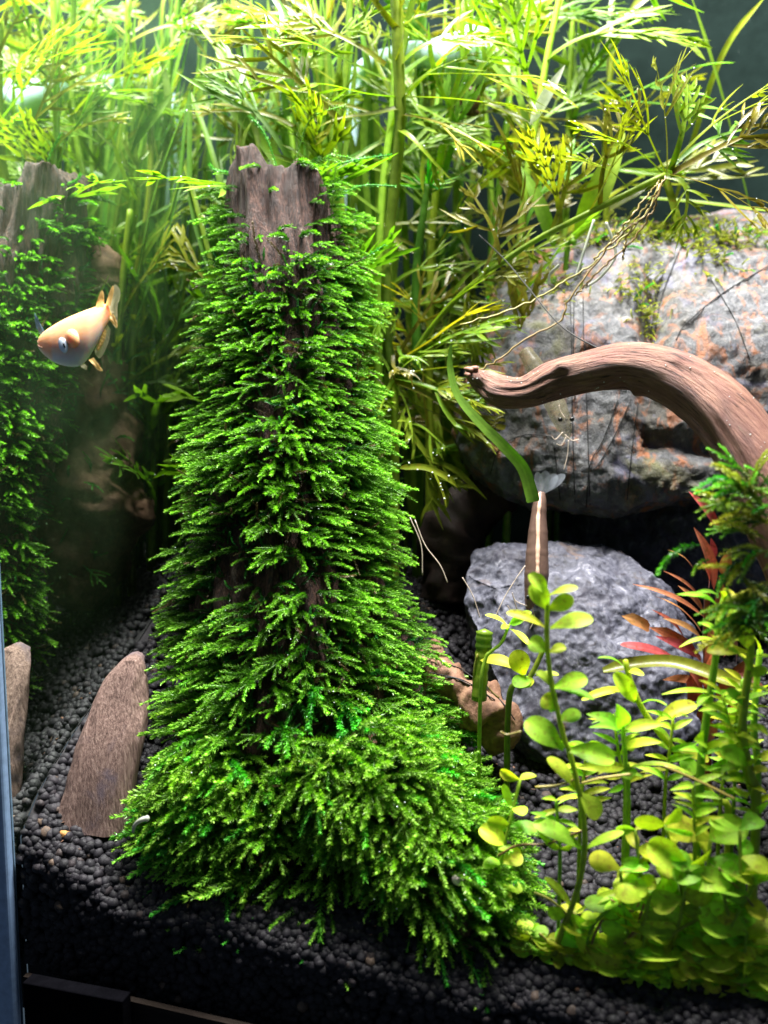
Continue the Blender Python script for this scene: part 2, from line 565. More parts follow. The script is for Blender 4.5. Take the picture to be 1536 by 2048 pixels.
def fish_mat():
    m, nt = nodes_of('peach_fish_skin')
    out = N(nt, 'ShaderNodeOutputMaterial')
    p = N(nt, 'ShaderNodeBsdfPrincipled', Roughness=.5)
    tcx = nt.nodes.new('ShaderNodeTexCoord')
    vo = N(nt, 'ShaderNodeTexVoronoi', Scale=11.0)
    nt.links.new(tcx.outputs['Object'], vo.inputs['Vector'])
    bq = N(nt, 'ShaderNodeBump', Strength=.10, Distance=.02)
    nt.links.new(vo.outputs['Distance'], bq.inputs['Height'])
    nt.links.new(bq.outputs[0], p.inputs['Normal'])
    a = N(nt, 'ShaderNodeAttribute', attribute_name='tip')
    c = ramp(nt, a.outputs['Fac'], [(0.0, (.66, .70, .72)), (.25, (.80, .62, .48)), (.55, (.86, .50, .26)), (1.0, (.82, .44, .19))])
    c = mixc(nt, .35, c, ramp(nt, noise(nt, 5, 5), [(.3, (.8, .8, .8)), (.7, (1.1, 1.1, 1.1))]), 'MULTIPLY')
    nt.links.new(c, p.inputs['Base Color'])
    p.inputs['Subsurface Weight'].default_value = .9
    p.inputs['Subsurface Radius'].default_value = (.2, .1, .05)
    p.inputs['Subsurface Scale'].default_value = 1.6
    nt.links.new(p.outputs[0], out.inputs[0])
    return m


M['fish'] = fish_mat()


def mirror_mat():
    """the wet inside of the side glass seen at a low angle: it mirrors the tank; a film of algae and specks lies on it"""
    m, nt = nodes_of('side_glass')
    out = N(nt, 'ShaderNodeOutputMaterial')
    g = N(nt, 'ShaderNodeBsdfGlossy', Roughness=.012)
    g.inputs['Color'].default_value = (.93, 1.0, .93, 1)
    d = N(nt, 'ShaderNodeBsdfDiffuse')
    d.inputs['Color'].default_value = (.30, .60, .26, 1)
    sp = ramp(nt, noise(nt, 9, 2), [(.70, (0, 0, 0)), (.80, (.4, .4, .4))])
    haze_film = ramp(nt, noise(nt, .35, 5), [(.35, (.02, .02, .02)), (.75, (.075, .075, .075))])
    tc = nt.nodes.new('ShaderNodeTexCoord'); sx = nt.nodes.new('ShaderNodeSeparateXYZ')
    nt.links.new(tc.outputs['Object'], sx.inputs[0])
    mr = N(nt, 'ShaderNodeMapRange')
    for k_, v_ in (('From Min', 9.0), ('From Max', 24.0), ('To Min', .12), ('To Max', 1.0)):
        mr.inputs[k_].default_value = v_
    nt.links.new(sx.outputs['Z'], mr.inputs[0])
    haze_film = mixc(nt, 1.0, haze_film, mr.outputs[0], 'MULTIPLY')  # painted haze, strong high up and fading out towards the dark bottom
    f = mixc(nt, 1.0, sp, haze_film, 'ADD')
    mx = N(nt, 'ShaderNodeMixShader')
    nt.links.new(f, mx.inputs[0])
    nt.links.new(g.outputs[0], mx.inputs[1])
    nt.links.new(d.outputs[0], mx.inputs[2])
    nt.links.new(mx.outputs[0], out.inputs[0])
    return m


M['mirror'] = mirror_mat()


def box(mb, lo, hi, a=0.0):
    x0, y0, z0 = lo
    x1, y1, z1 = hi
    V = [(x0, y0, z0), (x1, y0, z0), (x1, y1, z0), (x0, y1, z0), (x0, y0, z1), (x1, y0, z1), (x1, y1, z1), (x0, y1, z1)]
    mb.add(V, [(0, 3, 2, 1), (4, 5, 6, 7), (0, 1, 5, 4), (1, 2, 6, 5), (2, 3, 7, 6), (3, 0, 4, 7)], None, a)


def bevel_mesh(me, w=.05, seg=2):
    import bmesh
    bm = bmesh.new()
    bm.from_mesh(me)
    bmesh.ops.bevel(bm, geom=bm.edges[:], offset=w, segments=seg, affect='EDGES', profile=.5)
    bm.to_mesh(me)
    bm.free()


# ------------------------------------------------------------------ tank
TANK_D = 24.0
tank = thing('aquarium', 'glass fish tank whose side pane mirrors the mossy log and green plants', 'aquarium', (0, 0, -4))
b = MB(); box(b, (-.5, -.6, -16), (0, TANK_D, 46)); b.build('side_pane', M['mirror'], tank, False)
b = MB(); box(b, (-.5, TANK_D + .003, -4), (40, TANK_D + .5, 46)); b.build('back_pane', M['back'], tank, False)
b = MB(); box(b, (-.95, -.95, -16), (-.02, -.602, 46)); o = b.build('corner_seam', M['seam'], tank, False); bevel_mesh(o.data, .12, 3)

# ------------------------------------------------------------------ soil: solid bed and its loose grains
b = MB()
xs, ys = np.linspace(.02, 34, 90), np.linspace(-.3, TANK_D - .05, 60)
X, Y = np.meshgrid(xs, ys, indexing='ij')
Z = soil_h(X, Y) - .12
V = np.stack([X, Y, Z], -1).reshape(-1, 3)
nx, ny = X.shape
i, j = np.meshgrid(np.arange(nx - 1), np.arange(ny - 1), indexing='ij')
i, j = i.ravel(), j.ravel()
b.add(V, np.stack([i * ny + j, (i + 1) * ny + j, (i + 1) * ny + j + 1, i * ny + j + 1], 1))
zb = np.stack([xs, np.full(nx, -.3), Z[:, 0]], -1)
zl = zb.copy(); zl[:, 2] = -6
k = np.arange(nx - 1)
b.add(np.vstack([zb, zl]), np.stack([k, nx + k, nx + k + 1, k + 1], 1))
tag(b.build('soil_ground', M['soil']), kind='structure')

# grains: scattered over the bed and down the cut face behind the front glass
pts = []
n = 18500
gx = RNG.uniform(.15, 24, n); gy = -.45 + 17.5 * RNG.random(n) ** 1.5
gz = soil_h(gx, gy) + RNG.normal(0, .045, n) - .02
pts.append(np.stack([gx, gy, gz], 1))
n = 4200
fx = RNG.uniform(.12, 22, n); fz = soil_h(fx, -.45) - 3.6 * RNG.random(n)
pts.append(np.stack([fx, RNG.uniform(-.52, -.3, n), fz], 1))
G = np.vstack(pts)
b = MB()
var = []
for s in range(6):
    Vv = ICO2[0] * (1 + .16 * fbm(ICO2[0] * 1.3 + 5 * s, s, 2))[:, None]
    var.append(Vv)
near = G[:, 1] < 9
for s in range(6):
    for lod, (tv, tf) in enumerate(((None, ICO2[1]), (ICO1[0], ICO1[1]))):
        sel = np.where((np.arange(len(G)) % 6 == s) & (near if lod == 0 else ~near))[0]
        base = var[s] if lod == 0 else tv
        R = RNG.uniform(.125, .19, len(sel))
        sc = RNG.uniform(.82, 1.15, (len(sel), 3))
        th = RNG.uniform(0, 6.28, len(sel)); ph = RNG.uniform(-1, 1, len(sel))
        c, sn = np.cos(th), np.sin(th)
        Vv = base[None] * sc[:, None]
        x = Vv[..., 0] * c[:, None] - Vv[..., 1] * sn[:, None]
        y = Vv[..., 0] * sn[:, None] + Vv[..., 1] * c[:, None]
        c2, s2 = np.cos(ph), np.sin(ph)
        z = Vv[..., 2] * c2[:, None] + y * s2[:, None]
        y = y * c2[:, None] - Vv[..., 2] * s2[:, None]
        Vv = np.stack([x, y, z], -1) * R[:, None, None] + G[sel][:, None]
        F = (tf[None] + (np.arange(len(sel)) * len(base))[:, None, None]).reshape(-1, 3)
        ga = RNG.random(len(sel)); b.add(Vv.reshape(-1, 3), None, F, np.repeat(ga, len(base)))
tag(b.build('soil_gravel', M['bead']), 'round black soil grains covering the tank floor', kind='stuff')

for (px, py, mt, nm, lb) in ((130, 1669, 'orange', 'gravel_grain', 'bright orange grain lying on the black soil'),
                             (195, 1663, 'tan', 'gravel_grain', 'larger tan grain beside the orange one on the soil'),
                             (266, 1748, 'tan', 'gravel_grain', 'pale pinkish grain on black soil near the glass')):
    q = None
    for D in np.arange(22, 40, .05):
        p = at(px, py, D)
        if p[2] < soil_h(p[0], p[1]) + .10:
            q = p; break
    b = MB(); Vv = ICO3[0] * (1 + .35 * fbm(ICO3[0] * 1.5 + px, 3, 3))[:, None] * np.array([.2, .14, .13]); b.add(Vv + q, None, ICO3[1])
    t = b.build(nm, M[mt]); tag(t, lb, 'grain', 'odd coloured grains on the soil')

# crumbs of dead leaf and wood lying on the soil
mb = MB()
for _ in range(260):
    x, y = random.uniform(.4, 21), random.uniform(-.3, 9)
    p = np.array([x, y, soil_h(x, y) + .13])
    V_ = ICO1[0] * np.array([random.uniform(.04, .16), random.uniform(.03, .07), .02]) * (1 + .4 * RNG.normal(0, 1, (len(ICO1[0]), 1)).clip(-1, 1))
    a_ = random.uniform(0, 6.28)
    B_ = basis(np.array([math.cos(a_), math.sin(a_), random.gauss(0, .3)]), ZUP + RNG.normal(0, .3, 3))
    mb.add(V_ @ B_.T + p, None, ICO1[1])
tag(mb.build('plant_debris', M['rootwood']), 'brown crumbs of dead leaf and wood on the black soil', kind='stuff')

# reflections in the front glass, built as solid shapes standing low outside it
bd = thing('wood_reflection', 'dark brown wood reflected in the front glass, built as a solid strip', 'board_reflection', (9, -1, -7))
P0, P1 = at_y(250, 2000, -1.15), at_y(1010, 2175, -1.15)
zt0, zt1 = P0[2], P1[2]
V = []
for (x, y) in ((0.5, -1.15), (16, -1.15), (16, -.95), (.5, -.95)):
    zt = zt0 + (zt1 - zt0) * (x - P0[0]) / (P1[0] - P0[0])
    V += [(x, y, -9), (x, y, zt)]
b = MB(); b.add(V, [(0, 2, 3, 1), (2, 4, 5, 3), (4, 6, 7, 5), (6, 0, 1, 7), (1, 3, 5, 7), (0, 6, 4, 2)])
o = b.build('wood_reflection_face', M['board_reflection'], bd, False)
P0 = at_y(45, 1965, -1.75); P1 = at_y(243, 1965, -1.75)  # black block added in place of a second, darker reflection
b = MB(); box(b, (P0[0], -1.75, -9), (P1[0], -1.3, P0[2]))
ct = b.build('carton_reflection', M['carton_reflection'], None, False); bevel_mesh(ct.data, .02, 1)
tag(ct, 'plain black block standing in for a reflection in the front glass', 'reflection')

# ------------------------------------------------------------------ mossy log
# silhouette of the wood: py, left px, right px, depth
prof = [(300, 455, 660, 32.3), (420, 448, 664, 32.2), (600, 450, 690, 31.8), (800, 438, 700, 31.3), (1000, 430, 725, 30.7), (1200, 412, 758, 30.1), (1400, 392, 815, 29.4), (1560, 362, 885, 28.8), (1700, 370, 960, 28.2), (1820, 420, 985, 27.6)]
pr = np.array(prof, float)
NZ, NT = 170, 150
tt = np.linspace(0, 1, NZ)
pyv = 1820 + (300 - 1820) * tt
order = np.argsort(pr[:, 0])
pl = np.interp(pyv, pr[order, 0], pr[order, 1]); prr = np.interp(pyv, pr[order, 0], pr[order, 2]); pD = np.interp(pyv, pr[order, 0], pr[order, 3])
C = np.array([at((l + r) / 2, y, D) for l, r, y, D in zip(pl, prr, pyv, pD)])
RX = (prr - pl) / 2 * pD / F_PX
RY = np.minimum(RX * .82, 2.4)
th = np.linspace(0, 2 * np.pi, NT, endpoint=False)
BACKH = np.array([FH[0], FH[1], 0])
cth, sth = np.cos(th), np.sin(th)
LOGV = np.zeros((NZ, NT, 3))
for k in range(NZ):
    z01 = tt[k]
    Pn = np.stack([cth * 2.2, sth * 2.2, np.full(NT, C[k, 2] * .16)], 1)
    ridge = .20 * fbm(Pn * 1.9, 3, 4) + .16 * np.abs(vnoise(Pn * np.array([3.4, 3.4, 1.2]), 11))
    big = .10 * vnoise(np.stack([cth * 1.1, sth * 1.1, np.full(NT, C[k, 2] * .28)], 1), 21)
    rr = 1 + (ridge + big - .03)
    # knots and holes on the side turned to the side glass
    for (kz, ka, kr, kd) in ((8.6, math.pi * 1.02, .9, .55), (12.0, math.pi * .98, .6, .5), (5.2, math.pi * 1.08, .8, .4), (14.6, math.pi * .94, .5, .35)):
        da = np.angle(np.exp(1j * (th - ka))) * RX[k]
        rr = rr - kd * np.exp(-(da ** 2 + (C[k, 2] - kz) ** 2) / (kr * kr * .35)) / max(RX[k], 1)
    LOGV[k] = C[k] + (cth * RX[k] * rr)[:, None] * RIGHT + (sth * RY[k] * rr)[:, None] * BACKH
# jagged top: height limited along the width
lat = (LOGV - C[-1]) @ RIGHT
topd = np.interp(lat, np.array([-110, -95, -75, -40, -12, 5, 25, 50, 70, 85, 104, 115]) * 32.2 / F_PX, np.array([-95, -45, -12, -12, -50, -58, -56, -42, -44, -60, -110, -140]) * 32.2 / F_PX)
ztop = C[-1][2] + topd + .22 * vnoise(LOGV.reshape(-1, 3) * 2.2, 5).reshape(NZ, NT)
LOGV[..., 2] = np.where(LOGV[..., 2] > ztop, ztop + .02 * (LOGV[..., 2] - ztop), LOGV[..., 2])
V = LOGV.reshape(-1, 3)
i, j = np.meshgrid(np.arange(NZ - 1), np.arange(NT), indexing='ij')
i, j = i.ravel(), j.ravel()
Q = np.stack([i * NT + j, i * NT + (j + 1) % NT, (i + 1) * NT + (j + 1) % NT, (i + 1) * NT + j], 1)
cap_V, cap_Q = [], []
ring = LOGV[-1]
capn = len(V)
for s in range(1, 7):
    f = 1 - s / 6.5
    rg = C[-1] + (ring - C[-1]) * f
    l2 = (rg - C[-1]) @ RIGHT
    z = C[-1][2] + np.interp(l2, np.array([-110, -95, -75, -40, -12, 5, 25, 50, 70, 85, 104, 115]) * 32.2 / F_PX, np.array([-95, -45, -12, -12, -50, -58, -56, -42, -44, -60, -110, -140]) * 32.2 / F_PX)
    rg[:, 2] = z - .18 * s / 6 + .12 * vnoise(rg * 4, 9)
    cap_V.append(rg)
    a0 = (NZ - 1) * NT if s == 1 else capn + (s - 2) * NT
    a1 = capn + (s - 1) * NT
    jj = np.arange(NT)
    cap_Q.append(np.stack([a0 + jj, a0 + (jj + 1) % NT, a1 + (jj + 1) % NT, a1 + jj], 1))
V = np.vstack([V] + cap_V)
Q = np.vstack([Q] + cap_Q)
logbase = C[0].copy(); logbase[2] = soil_h(C[0][0], C[0][1])
log = thing('mossy_log', 'tall upright brown log overgrown with green moss, its jagged top bare', 'log', logbase)
b = MB(); b.add(V, Q); b.build('trunk', M['log'], log)
log_bvh = bvh_of(V, Q)

# bark flake standing off the edge
b = MB()
pth = spline([at(678, 575, 31.6), at(688, 620, 31.4), at(684, 670, 31.3), at(676, 705, 31.4)], 12)
for off in (0,):
    tube(b, pth, np.array([.06, .13, .16, .15, .17, .16, .18, .16, .14, .13, .1, .04]), 8)
o = b.build('bark_flake', M['log'], log)
b = MB(); ball(b, at(673, 574, 31.4), (.16, .12, .1), ICO2); b.build('bark_flake', M['thread'], log)

# low roots of the log reaching to the lower corner
def root(path, seed, name='root', mat='rootwood', parent=None, n=60, m=22, amp=.22):
    """knobbly wood along px,py,radius_px,depth"""
    S = spline(path, n)
    P = np.array([at(a_, b_, d_) for a_, b_, r_, d_ in S]); R = S[:, 2] * S[:, 3] / F_PX
    bb = MB(); tube(bb, P, R, m)
    Vv, q, t, a = bb.arrays()
    ax = np.vstack([np.repeat(P, m, 0), P[:1], P[-1:]])
    rad = np.concatenate([np.repeat(R, m), R[:1], R[-1:]])
    d = unit(Vv - ax)
    Vv = Vv + d * (rad * (amp * 1.6 * fbm(Vv * (.9 / max(R.mean(), .2)), seed, 4)))[:, None]
    return Vv, q, t


def root_part(path, seed, name, mat, parent, **kw):
    Vv, q, t = root(path, seed, **kw)
    off = np.array(origin_of(parent)) if parent is not None else 0
    o = link(name, make_mesh(name, Vv - off, q, t, np.zeros(len(Vv)), M[mat]), parent)
    return o, Vv, q, t


_, v1, q1, t1 = root_part([(700, 1500, 105, 28.2), (800, 1650, 110, 27.2), (875, 1740, 92, 26.3), (915, 1815, 62, 25.5), (935, 1870, 42, 24.9), (945, 1905, 26, 24.5)], 31, 'root', 'rootwood', log)
_, v2, q2, t2 = root_part([(480, 1540, 90, 28.4), (455, 1600, 70, 27.8), (490, 1660, 50, 27.3), (560, 1700, 40, 27.0)], 37, 'root', 'rootwood', log)
knob, kv, kq, kt = root_part([(830, 1330, 60, 30.0), (880, 1370, 58, 29.6), (930, 1400, 52, 29.2), (965, 1425, 62, 28.8), (990, 1450, 52, 28.6), (985, 1490, 34, 28.3)], 47, 'root', 'rootwood', log, n=70, m=32, amp=.3)

# ------------------------------------------------------------------ moss fronds
def frond(seed, L=1.6, leaf=.17, step=.05, side=0, droop=.25, width=.5):
    """a feathery moss shoot along +X, up = Z: stem, rows of small pointed leaves, pale growing tip"""
    r = np.random.default_rng(seed)
    mb = MB()

    def shoot(P, a0, a1, lf):
        T = tangents(P)
        tube(mb, P, np.linspace(.022, .012, len(P)), 4, np.linspace(a0, a1, len(P)) * .8)
        seg = np.linalg.norm(np.diff(P, axis=0), axis=1).sum()
        nn = max(5, int(seg / step))
        u = np.linspace(.06, 1.0, nn) * (len(P) - 1)
        k = np.clip(u.astype(int), 0, len(P) - 2)
        f = (u - k)[:, None]
        pos = P[k] * (1 - f) + P[k + 1] * f
        tg = unit(T[k] * (1 - f) + T[k + 1] * f)
        up = np.tile([0, 0, 1.0], (nn, 1)); up = unit(up - tg * (up * tg).sum(1)[:, None])
        sd = np.cross(tg, up)
        s01 = u / (len(P) - 1)
        env = np.clip(1.15 - .55 * s01, 0, 1) * np.clip(s01 * 5 + .35, 0, 1)
        for ang in (0.15, 2.95, 1.25, 1.9, -.7, 3.8):
            aa = ang + r.normal(0, .3, nn)
            keep = r.random(nn) < (.95 if ang in (.15, 2.95) else .62)
            out = np.cos(aa)[:, None] * sd + np.sin(aa)[:, None] * up
            sp = r.normal(.9, .14, nn)
            d = unit(tg * np.cos(sp)[:, None] + out * np.sin(sp)[:, None])
            l = lf * env * r.uniform(.75, 1.2, nn)
            w = l * .36
            wd = unit(np.cross(d, np.cross(out, tg)) + r.normal(0, .25, (nn, 3)))
            wd = unit(np.cross(d, out) + .3 * r.normal(0, 1, (nn, 3)))
            p0 = pos
            p1 = pos + d * (l * .45)[:, None] + wd * (w * .5)[:, None]
            p2 = pos + d * l[:, None] + tg * (l * .12)[:, None]
            p3 = pos + d * (l * .45)[:, None] - wd * (w * .5)[:, None]
            VV = np.stack([p0, p1, p2, p3], 1)[keep]
            m = len(VV)
            if not m:
                continue
            qd = np.arange(m * 4).reshape(m, 4)
            base = (a0 + (a1 - a0) * s01 ** 2.2)[keep]
            al = np.stack([base * .75, base, np.clip(base * 1.15 + .08, 0, 1.1), base], 1)
            mb.add(VV.reshape(-1, 3), qd, None, al.ravel())
        # bud at the tip
        V = ICO1[0] * np.array([.06, .035, .035]) * (lf / .17)
        ax = np.stack([T[-1], sd[-1], up[-1]])
        mb.add(V @ ax + P[-1], None, ICO1[1], a1 * 1.05)

    t = np.linspace(0, 1, 9)
    wob = r.normal(0, .06, 2)
    P = np.stack([t * L, L * (wob[0] * np.sin(t * 3) + r.normal(0, .12) * t * t), L * (-droop * t * t + .1 * np.sin(t * 3))], 1)
    shoot(P, .05, 1.0, leaf)
    for s in range(side):
        u = .25 + .5 * (s + r.random() * .6) / max(side, 1)
        sg = 1 if s % 2 else -1
        k = int(u * 8)
        Ls = L * (1 - u) * r.uniform(.55, .95)
        t2 = np.linspace(0, 1, 6)
        d0 = unit(np.array([.72, sg * .69, r.normal(.03, .12)]))
        P2 = P[k] + (t2 * Ls)[:, None] * d0 + np.stack([.12 * Ls * t2 ** 2, -sg * .1 * Ls * t2 ** 2, -droop * .6 * Ls * t2 ** 2], 1)
        shoot(P2, .2, .95, leaf * .88)
    return mb


FR = [frond(100 + s, L=random.uniform(1.15, 1.7), leaf=random.uniform(.13, .19), side=[0, 0, 2, 0, 3, 0, 0, 4, 1, 0, 2, 0][s], droop=random.uniform(-.04, .16)) for s in range(12)]
FR_A = [f.arrays() for f in FR]
FR_ME = {}
for key in ('moss', 'dry_moss'):
    FR_ME[key] = [make_mesh('moss_frond', *a, M[key]) for a in FR_A]


def place_frond(p, d, up, s, parent, key='moss', k=None, name='moss_frond'):
    k = random.randrange(12) if k is None else k
    o = link(name, FR_ME[key][k], parent)
    B = basis(d, up) * s
    off = np.array(origin_of(parent))
    q = np.asarray(p) - off
    o.matrix_local = Matrix(((B[0, 0], B[0, 1], B[0, 2], q[0]), (B[1, 0], B[1, 1], B[1, 2], q[1]), (B[2, 0], B[2, 1], B[2, 2], q[2]), (0, 0, 0, 1)))
    return o


def bulk_fronds(mb, items):
    for (p, d, up, s, k) in items:
        V, q, t, a = FR_A[k]
        a = a * random.uniform(.4, 1.1)
        mb.add((V * s) @ basis(d, up).T + p, q, t, a)


def surf_sample(V, F, n, rng):
    F = np.asarray(F)
    if F.shape[1] == 4:
        F = np.vstack([F[:, [0, 1, 2]], F[:, [0, 2, 3]]])
    A, B_, C_ = V[F[:, 0]], V[F[:, 1]], V[F[:, 2]]
    nr = np.cross(B_ - A, C_ - A)
    ar = np.linalg.norm(nr, axis=1)
    k = rng.choice(len(F), n, p=ar / ar.sum())
    u, v = rng.random(n), rng.random(n)
    f = u + v > 1
    u[f], v[f] = 1 - u[f], 1 - v[f]
    return A[k] + u[:, None] * (B_ - A)[k] + v[:, None] * (C_ - A)[k], unit(nr[k])


def proj(P):
    d = P - CAM
    D = d @ FWD
    return CX + F_PX * (d @ RIGHT) / D, CY - F_PX * (d @ UPV) / D, D


Pm, Nm = surf_sample(V, Q, 7500, RNG)
cen = np.array([C[np.clip(int(np.interp(z, C[:, 2], np.arange(NZ))), 0, NZ - 1)] for z in Pm[:, 2]])
outw = Pm - cen; outw[:, 2] = 0; outw = unit(outw)
flip = (Nm * outw).sum(1) < 0
Nm[flip] *= -1
fx, fy, fD = proj(Pm)
facing = -(outw @ FH)              # 1 towards the viewer
right = outw @ RIGHT
keep = np.ones(len(Pm), bool)
keep &= facing > -.55
keep &= ~((right < -.55) & (facing < -.2) & (fy > 760) & (fbm(Pm * .5, 77, 2) < .2))         # bare wood towards the side glass
keep &= ~((fy < 420) & (RNG.random(len(Pm)) > np.where(fy < 370, .10, .30)))
keep &= ~((fy >= 420) & (fy < 520) & (fx > 490) & (fx < 670) & (RNG.random(len(Pm)) > .5))
keep &= (fbm(Pm * .95, 55, 3) + .4 * RNG.normal(0, 1, len(Pm)) > -.12) | ((fy > 470) & (fy < 980) & (facing > .6))
idx = np.where(keep)[0][:3500]
items = []
for k in idx:
    n = outw[k]
    low = .7 * np.clip((fy[k] - 1450) / 400, 0, 1)
    d = n * .62 + RIGHT * (.95 * (right[k] if abs(right[k]) > .3 else (-.5 + .3 * random.random() if random.random() < .6 else .45))) + np.array([random.gauss(0, .2), random.gauss(0, .2), random.gauss(-.02, .14)])
    d = d + np.array([0, 0, -.35]) * low - FH * .1
    s = random.uniform(.4, .9) if fy[k] < 850 else (random.uniform(.5, 1.05) if fy[k] < 1350 else random.uniform(.6, 1.25))
    items.append((Pm[k] - n * .08, unit(d), unit(ZUP + .2 * n + RNG.normal(0, .2, 3)), s, random.randrange(12)))
# short dark undergrowth close on the wood
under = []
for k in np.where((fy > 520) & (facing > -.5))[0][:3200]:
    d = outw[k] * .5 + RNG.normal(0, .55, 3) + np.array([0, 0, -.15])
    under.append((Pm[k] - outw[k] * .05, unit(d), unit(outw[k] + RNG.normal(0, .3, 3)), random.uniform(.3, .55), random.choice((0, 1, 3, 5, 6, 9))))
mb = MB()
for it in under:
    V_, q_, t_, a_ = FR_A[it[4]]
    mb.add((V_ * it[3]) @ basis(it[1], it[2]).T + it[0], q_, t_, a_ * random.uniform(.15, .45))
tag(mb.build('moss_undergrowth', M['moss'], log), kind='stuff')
M['old_moss'] = leaf_mat('old_moss', (.045, .035, .012), (.16, .14, .03), (1, .95, .4), trans=.25, rough=.5, vary=.1)
mb = MB()
for it in random.sample(under, 420):
    V_, q_, t_, a_ = FR_A[random.choice((0, 1, 3, 5))]
    mb.add((V_ * it[3] * 1.9 * np.array([1, .7, .7])) @ basis(it[1] + RNG.normal(0, .3, 3), it[2]).T + it[0], q_, t_, a_ * random.uniform(.2, 1))
tag(mb.build('old_moss', M['old_moss'], log), kind='stuff')
skirt = []
# moss over the spreading roots: shoots fan down towards the front glass
for (vv, qq, tq, nn, sd) in ((v1, q1, t1, 2100, 5), (v2, q2, t2, 800, 6)):
    P2, N2 = surf_sample(vv, qq, nn, RNG)
    px2, py2, D2 = proj(P2)
    for k in range(nn):
        if N2[k] @ FH > .35 or (px2[k] > 1000 and random.random() < .85):
            continue
        fan = RIGHT * (.35 + .5 * random.random() if sd == 5 else random.uniform(-.9, .2))
        d = N2[k] * .7 + fan * .8 - FH * .4 + np.array([random.gauss(0, .22), random.gauss(0, .22), random.gauss(-.12, .22)])
        (skirt if random.random() < .8 else items).append((P2[k] - N2[k] * .06, unit(d), unit(ZUP + .4 * N2[k] + RNG.normal(0, .25, 3)), random.uniform(.85, 1.35), random.randrange(12)))
# nearest and clearest 300 are objects of their own
def showing(it):
    p = it[0] + it[1] * it[3] * .9
    d = unit(p - CAM)
    h = log_bvh.ray_cast(Vector(CAM), Vector(d))
    D = (p - CAM) @ FWD
    front = 1.0 if h[0] is None or h[3] > np.linalg.norm(p - CAM) - .4 else 0.0
    return front * it[3] / D + 1e-4 * random.random()
items.sort(key=showing, reverse=True)
def clear_of_slab(it):
    x, y, _d = proj((it[0] + it[1] * 1.5 * it[3])[None])
    return not (x[0] < 292 and 1270 < y[0] < 1590)
items = [it for it in items if (it[0] + it[1] * 1.5 * it[3])[1] > -.45 and clear_of_slab(it)]
singles = items[:268]
for it in singles:
    place_frond(it[0], it[1], it[2], it[3], log, 'moss', it[4])
skirt = [it for it in skirt if (it[0] + it[1] * 1.5 * it[3])[1] > -.45 and clear_of_slab(it)]
mb = MB(); bulk_fronds(mb, skirt); tag(mb.build('moss_skirt', M['skirt'], log), kind='stuff')
mb = MB(); bulk_fronds(mb, items[268:])
tag(mb.build('moss_cover', M['moss'], log), kind='stuff')

# long single shoots over the soil
for (x0, y0, d0, x1, y1, d1) in ((560, 1745, 26.2, 345, 1783, 25.2), (880, 1830, 25.2, 952, 2005, 23.6), (930, 1870, 24.8, 990, 1965, 23.7), (430, 1685, 27.0, 308, 1692, 26.2),
                                 (330, 1640, 27.4, 212, 1622, 26.6), (840, 1850, 25, 880, 1960, 23.9), (960, 1800, 25, 1040, 1880, 24), (900, 1850, 24.8, 930, 1930, 23.8), (970, 1720, 25.6, 1060, 1790, 24.6), (820, 1820, 25.4, 830, 1930, 24.2), (1000, 1840, 24.4, 1030, 1920, 23.7)):
    for rr_ in range(2):
        a_, b_ = at(x0 + rr_ * 14, y0 + rr_ * 9, d0), at(x1 + rr_ * 30, y1 - rr_ * 26, d1 + rr_ * .5)
        L_ = np.linalg.norm(b_ - a_)
        place_frond(a_, unit(b_ - a_), ZUP - FH * .4 + RNG.normal(0, .2, 3), L_ / 1.5, log, 'moss', random.choice((2, 3, 4, 6, 7)))
# the log's back flank, bare and holed, seen only in the side glass
for (pp, sd_) in (([(150, 1215, 50, 35.4), (165, 1120, 92, 35.8), (175, 1000, 95, 36.3), (185, 880, 74, 36.8), (190, 760, 66, 37.0), (188, 640, 66, 37.2), (180, 540, 58, 37.2), (165, 480, 34, 37.2)], 91),):
    Vv, q, t = root(pp, sd_, n=90, m=48, amp=.26)
    Vv = mir(Vv)
    for (hx, hy, hr, hd) in ((185, 865, .55, .6), (110, 1010, .6, .6), (150, 905, .5, .45), (235, 1040, .4, .35)):
        hp = mir(at(hx, hy, 35.6)); ds = np.linalg.norm(Vv - hp, axis=1)
        k_ = Vv[np.argmin(ds)]
        Vv = Vv + np.array([1.0, .2, 0]) * (hd * np.exp(-((Vv - k_) ** 2).sum(1) / (hr * hr)))[:, None]
    link('flank', make_mesh('flank', Vv - logbase, q[:, ::-1], t[:, ::-1], np.zeros(len(Vv)), M['flank']), log)
    P3, N3 = surf_sample(Vv, q[:, ::-1], 500, RNG)
    its3 = []
    for k in range(500):
        if (P3[k][2] > 12.3 or random.random() < .12) and N3[k][0] < .3:
            its3.append((P3[k], unit(N3[k] * .8 + RNG.normal(0, .35, 3)), unit(ZUP + RNG.normal(0, .3, 3)), random.uniform(.4, .8), random.randrange(12)))
    mb = MB(); bulk_fronds(mb, its3); tag(mb.build('moss_cover', M['moss'], log), kind='stuff')

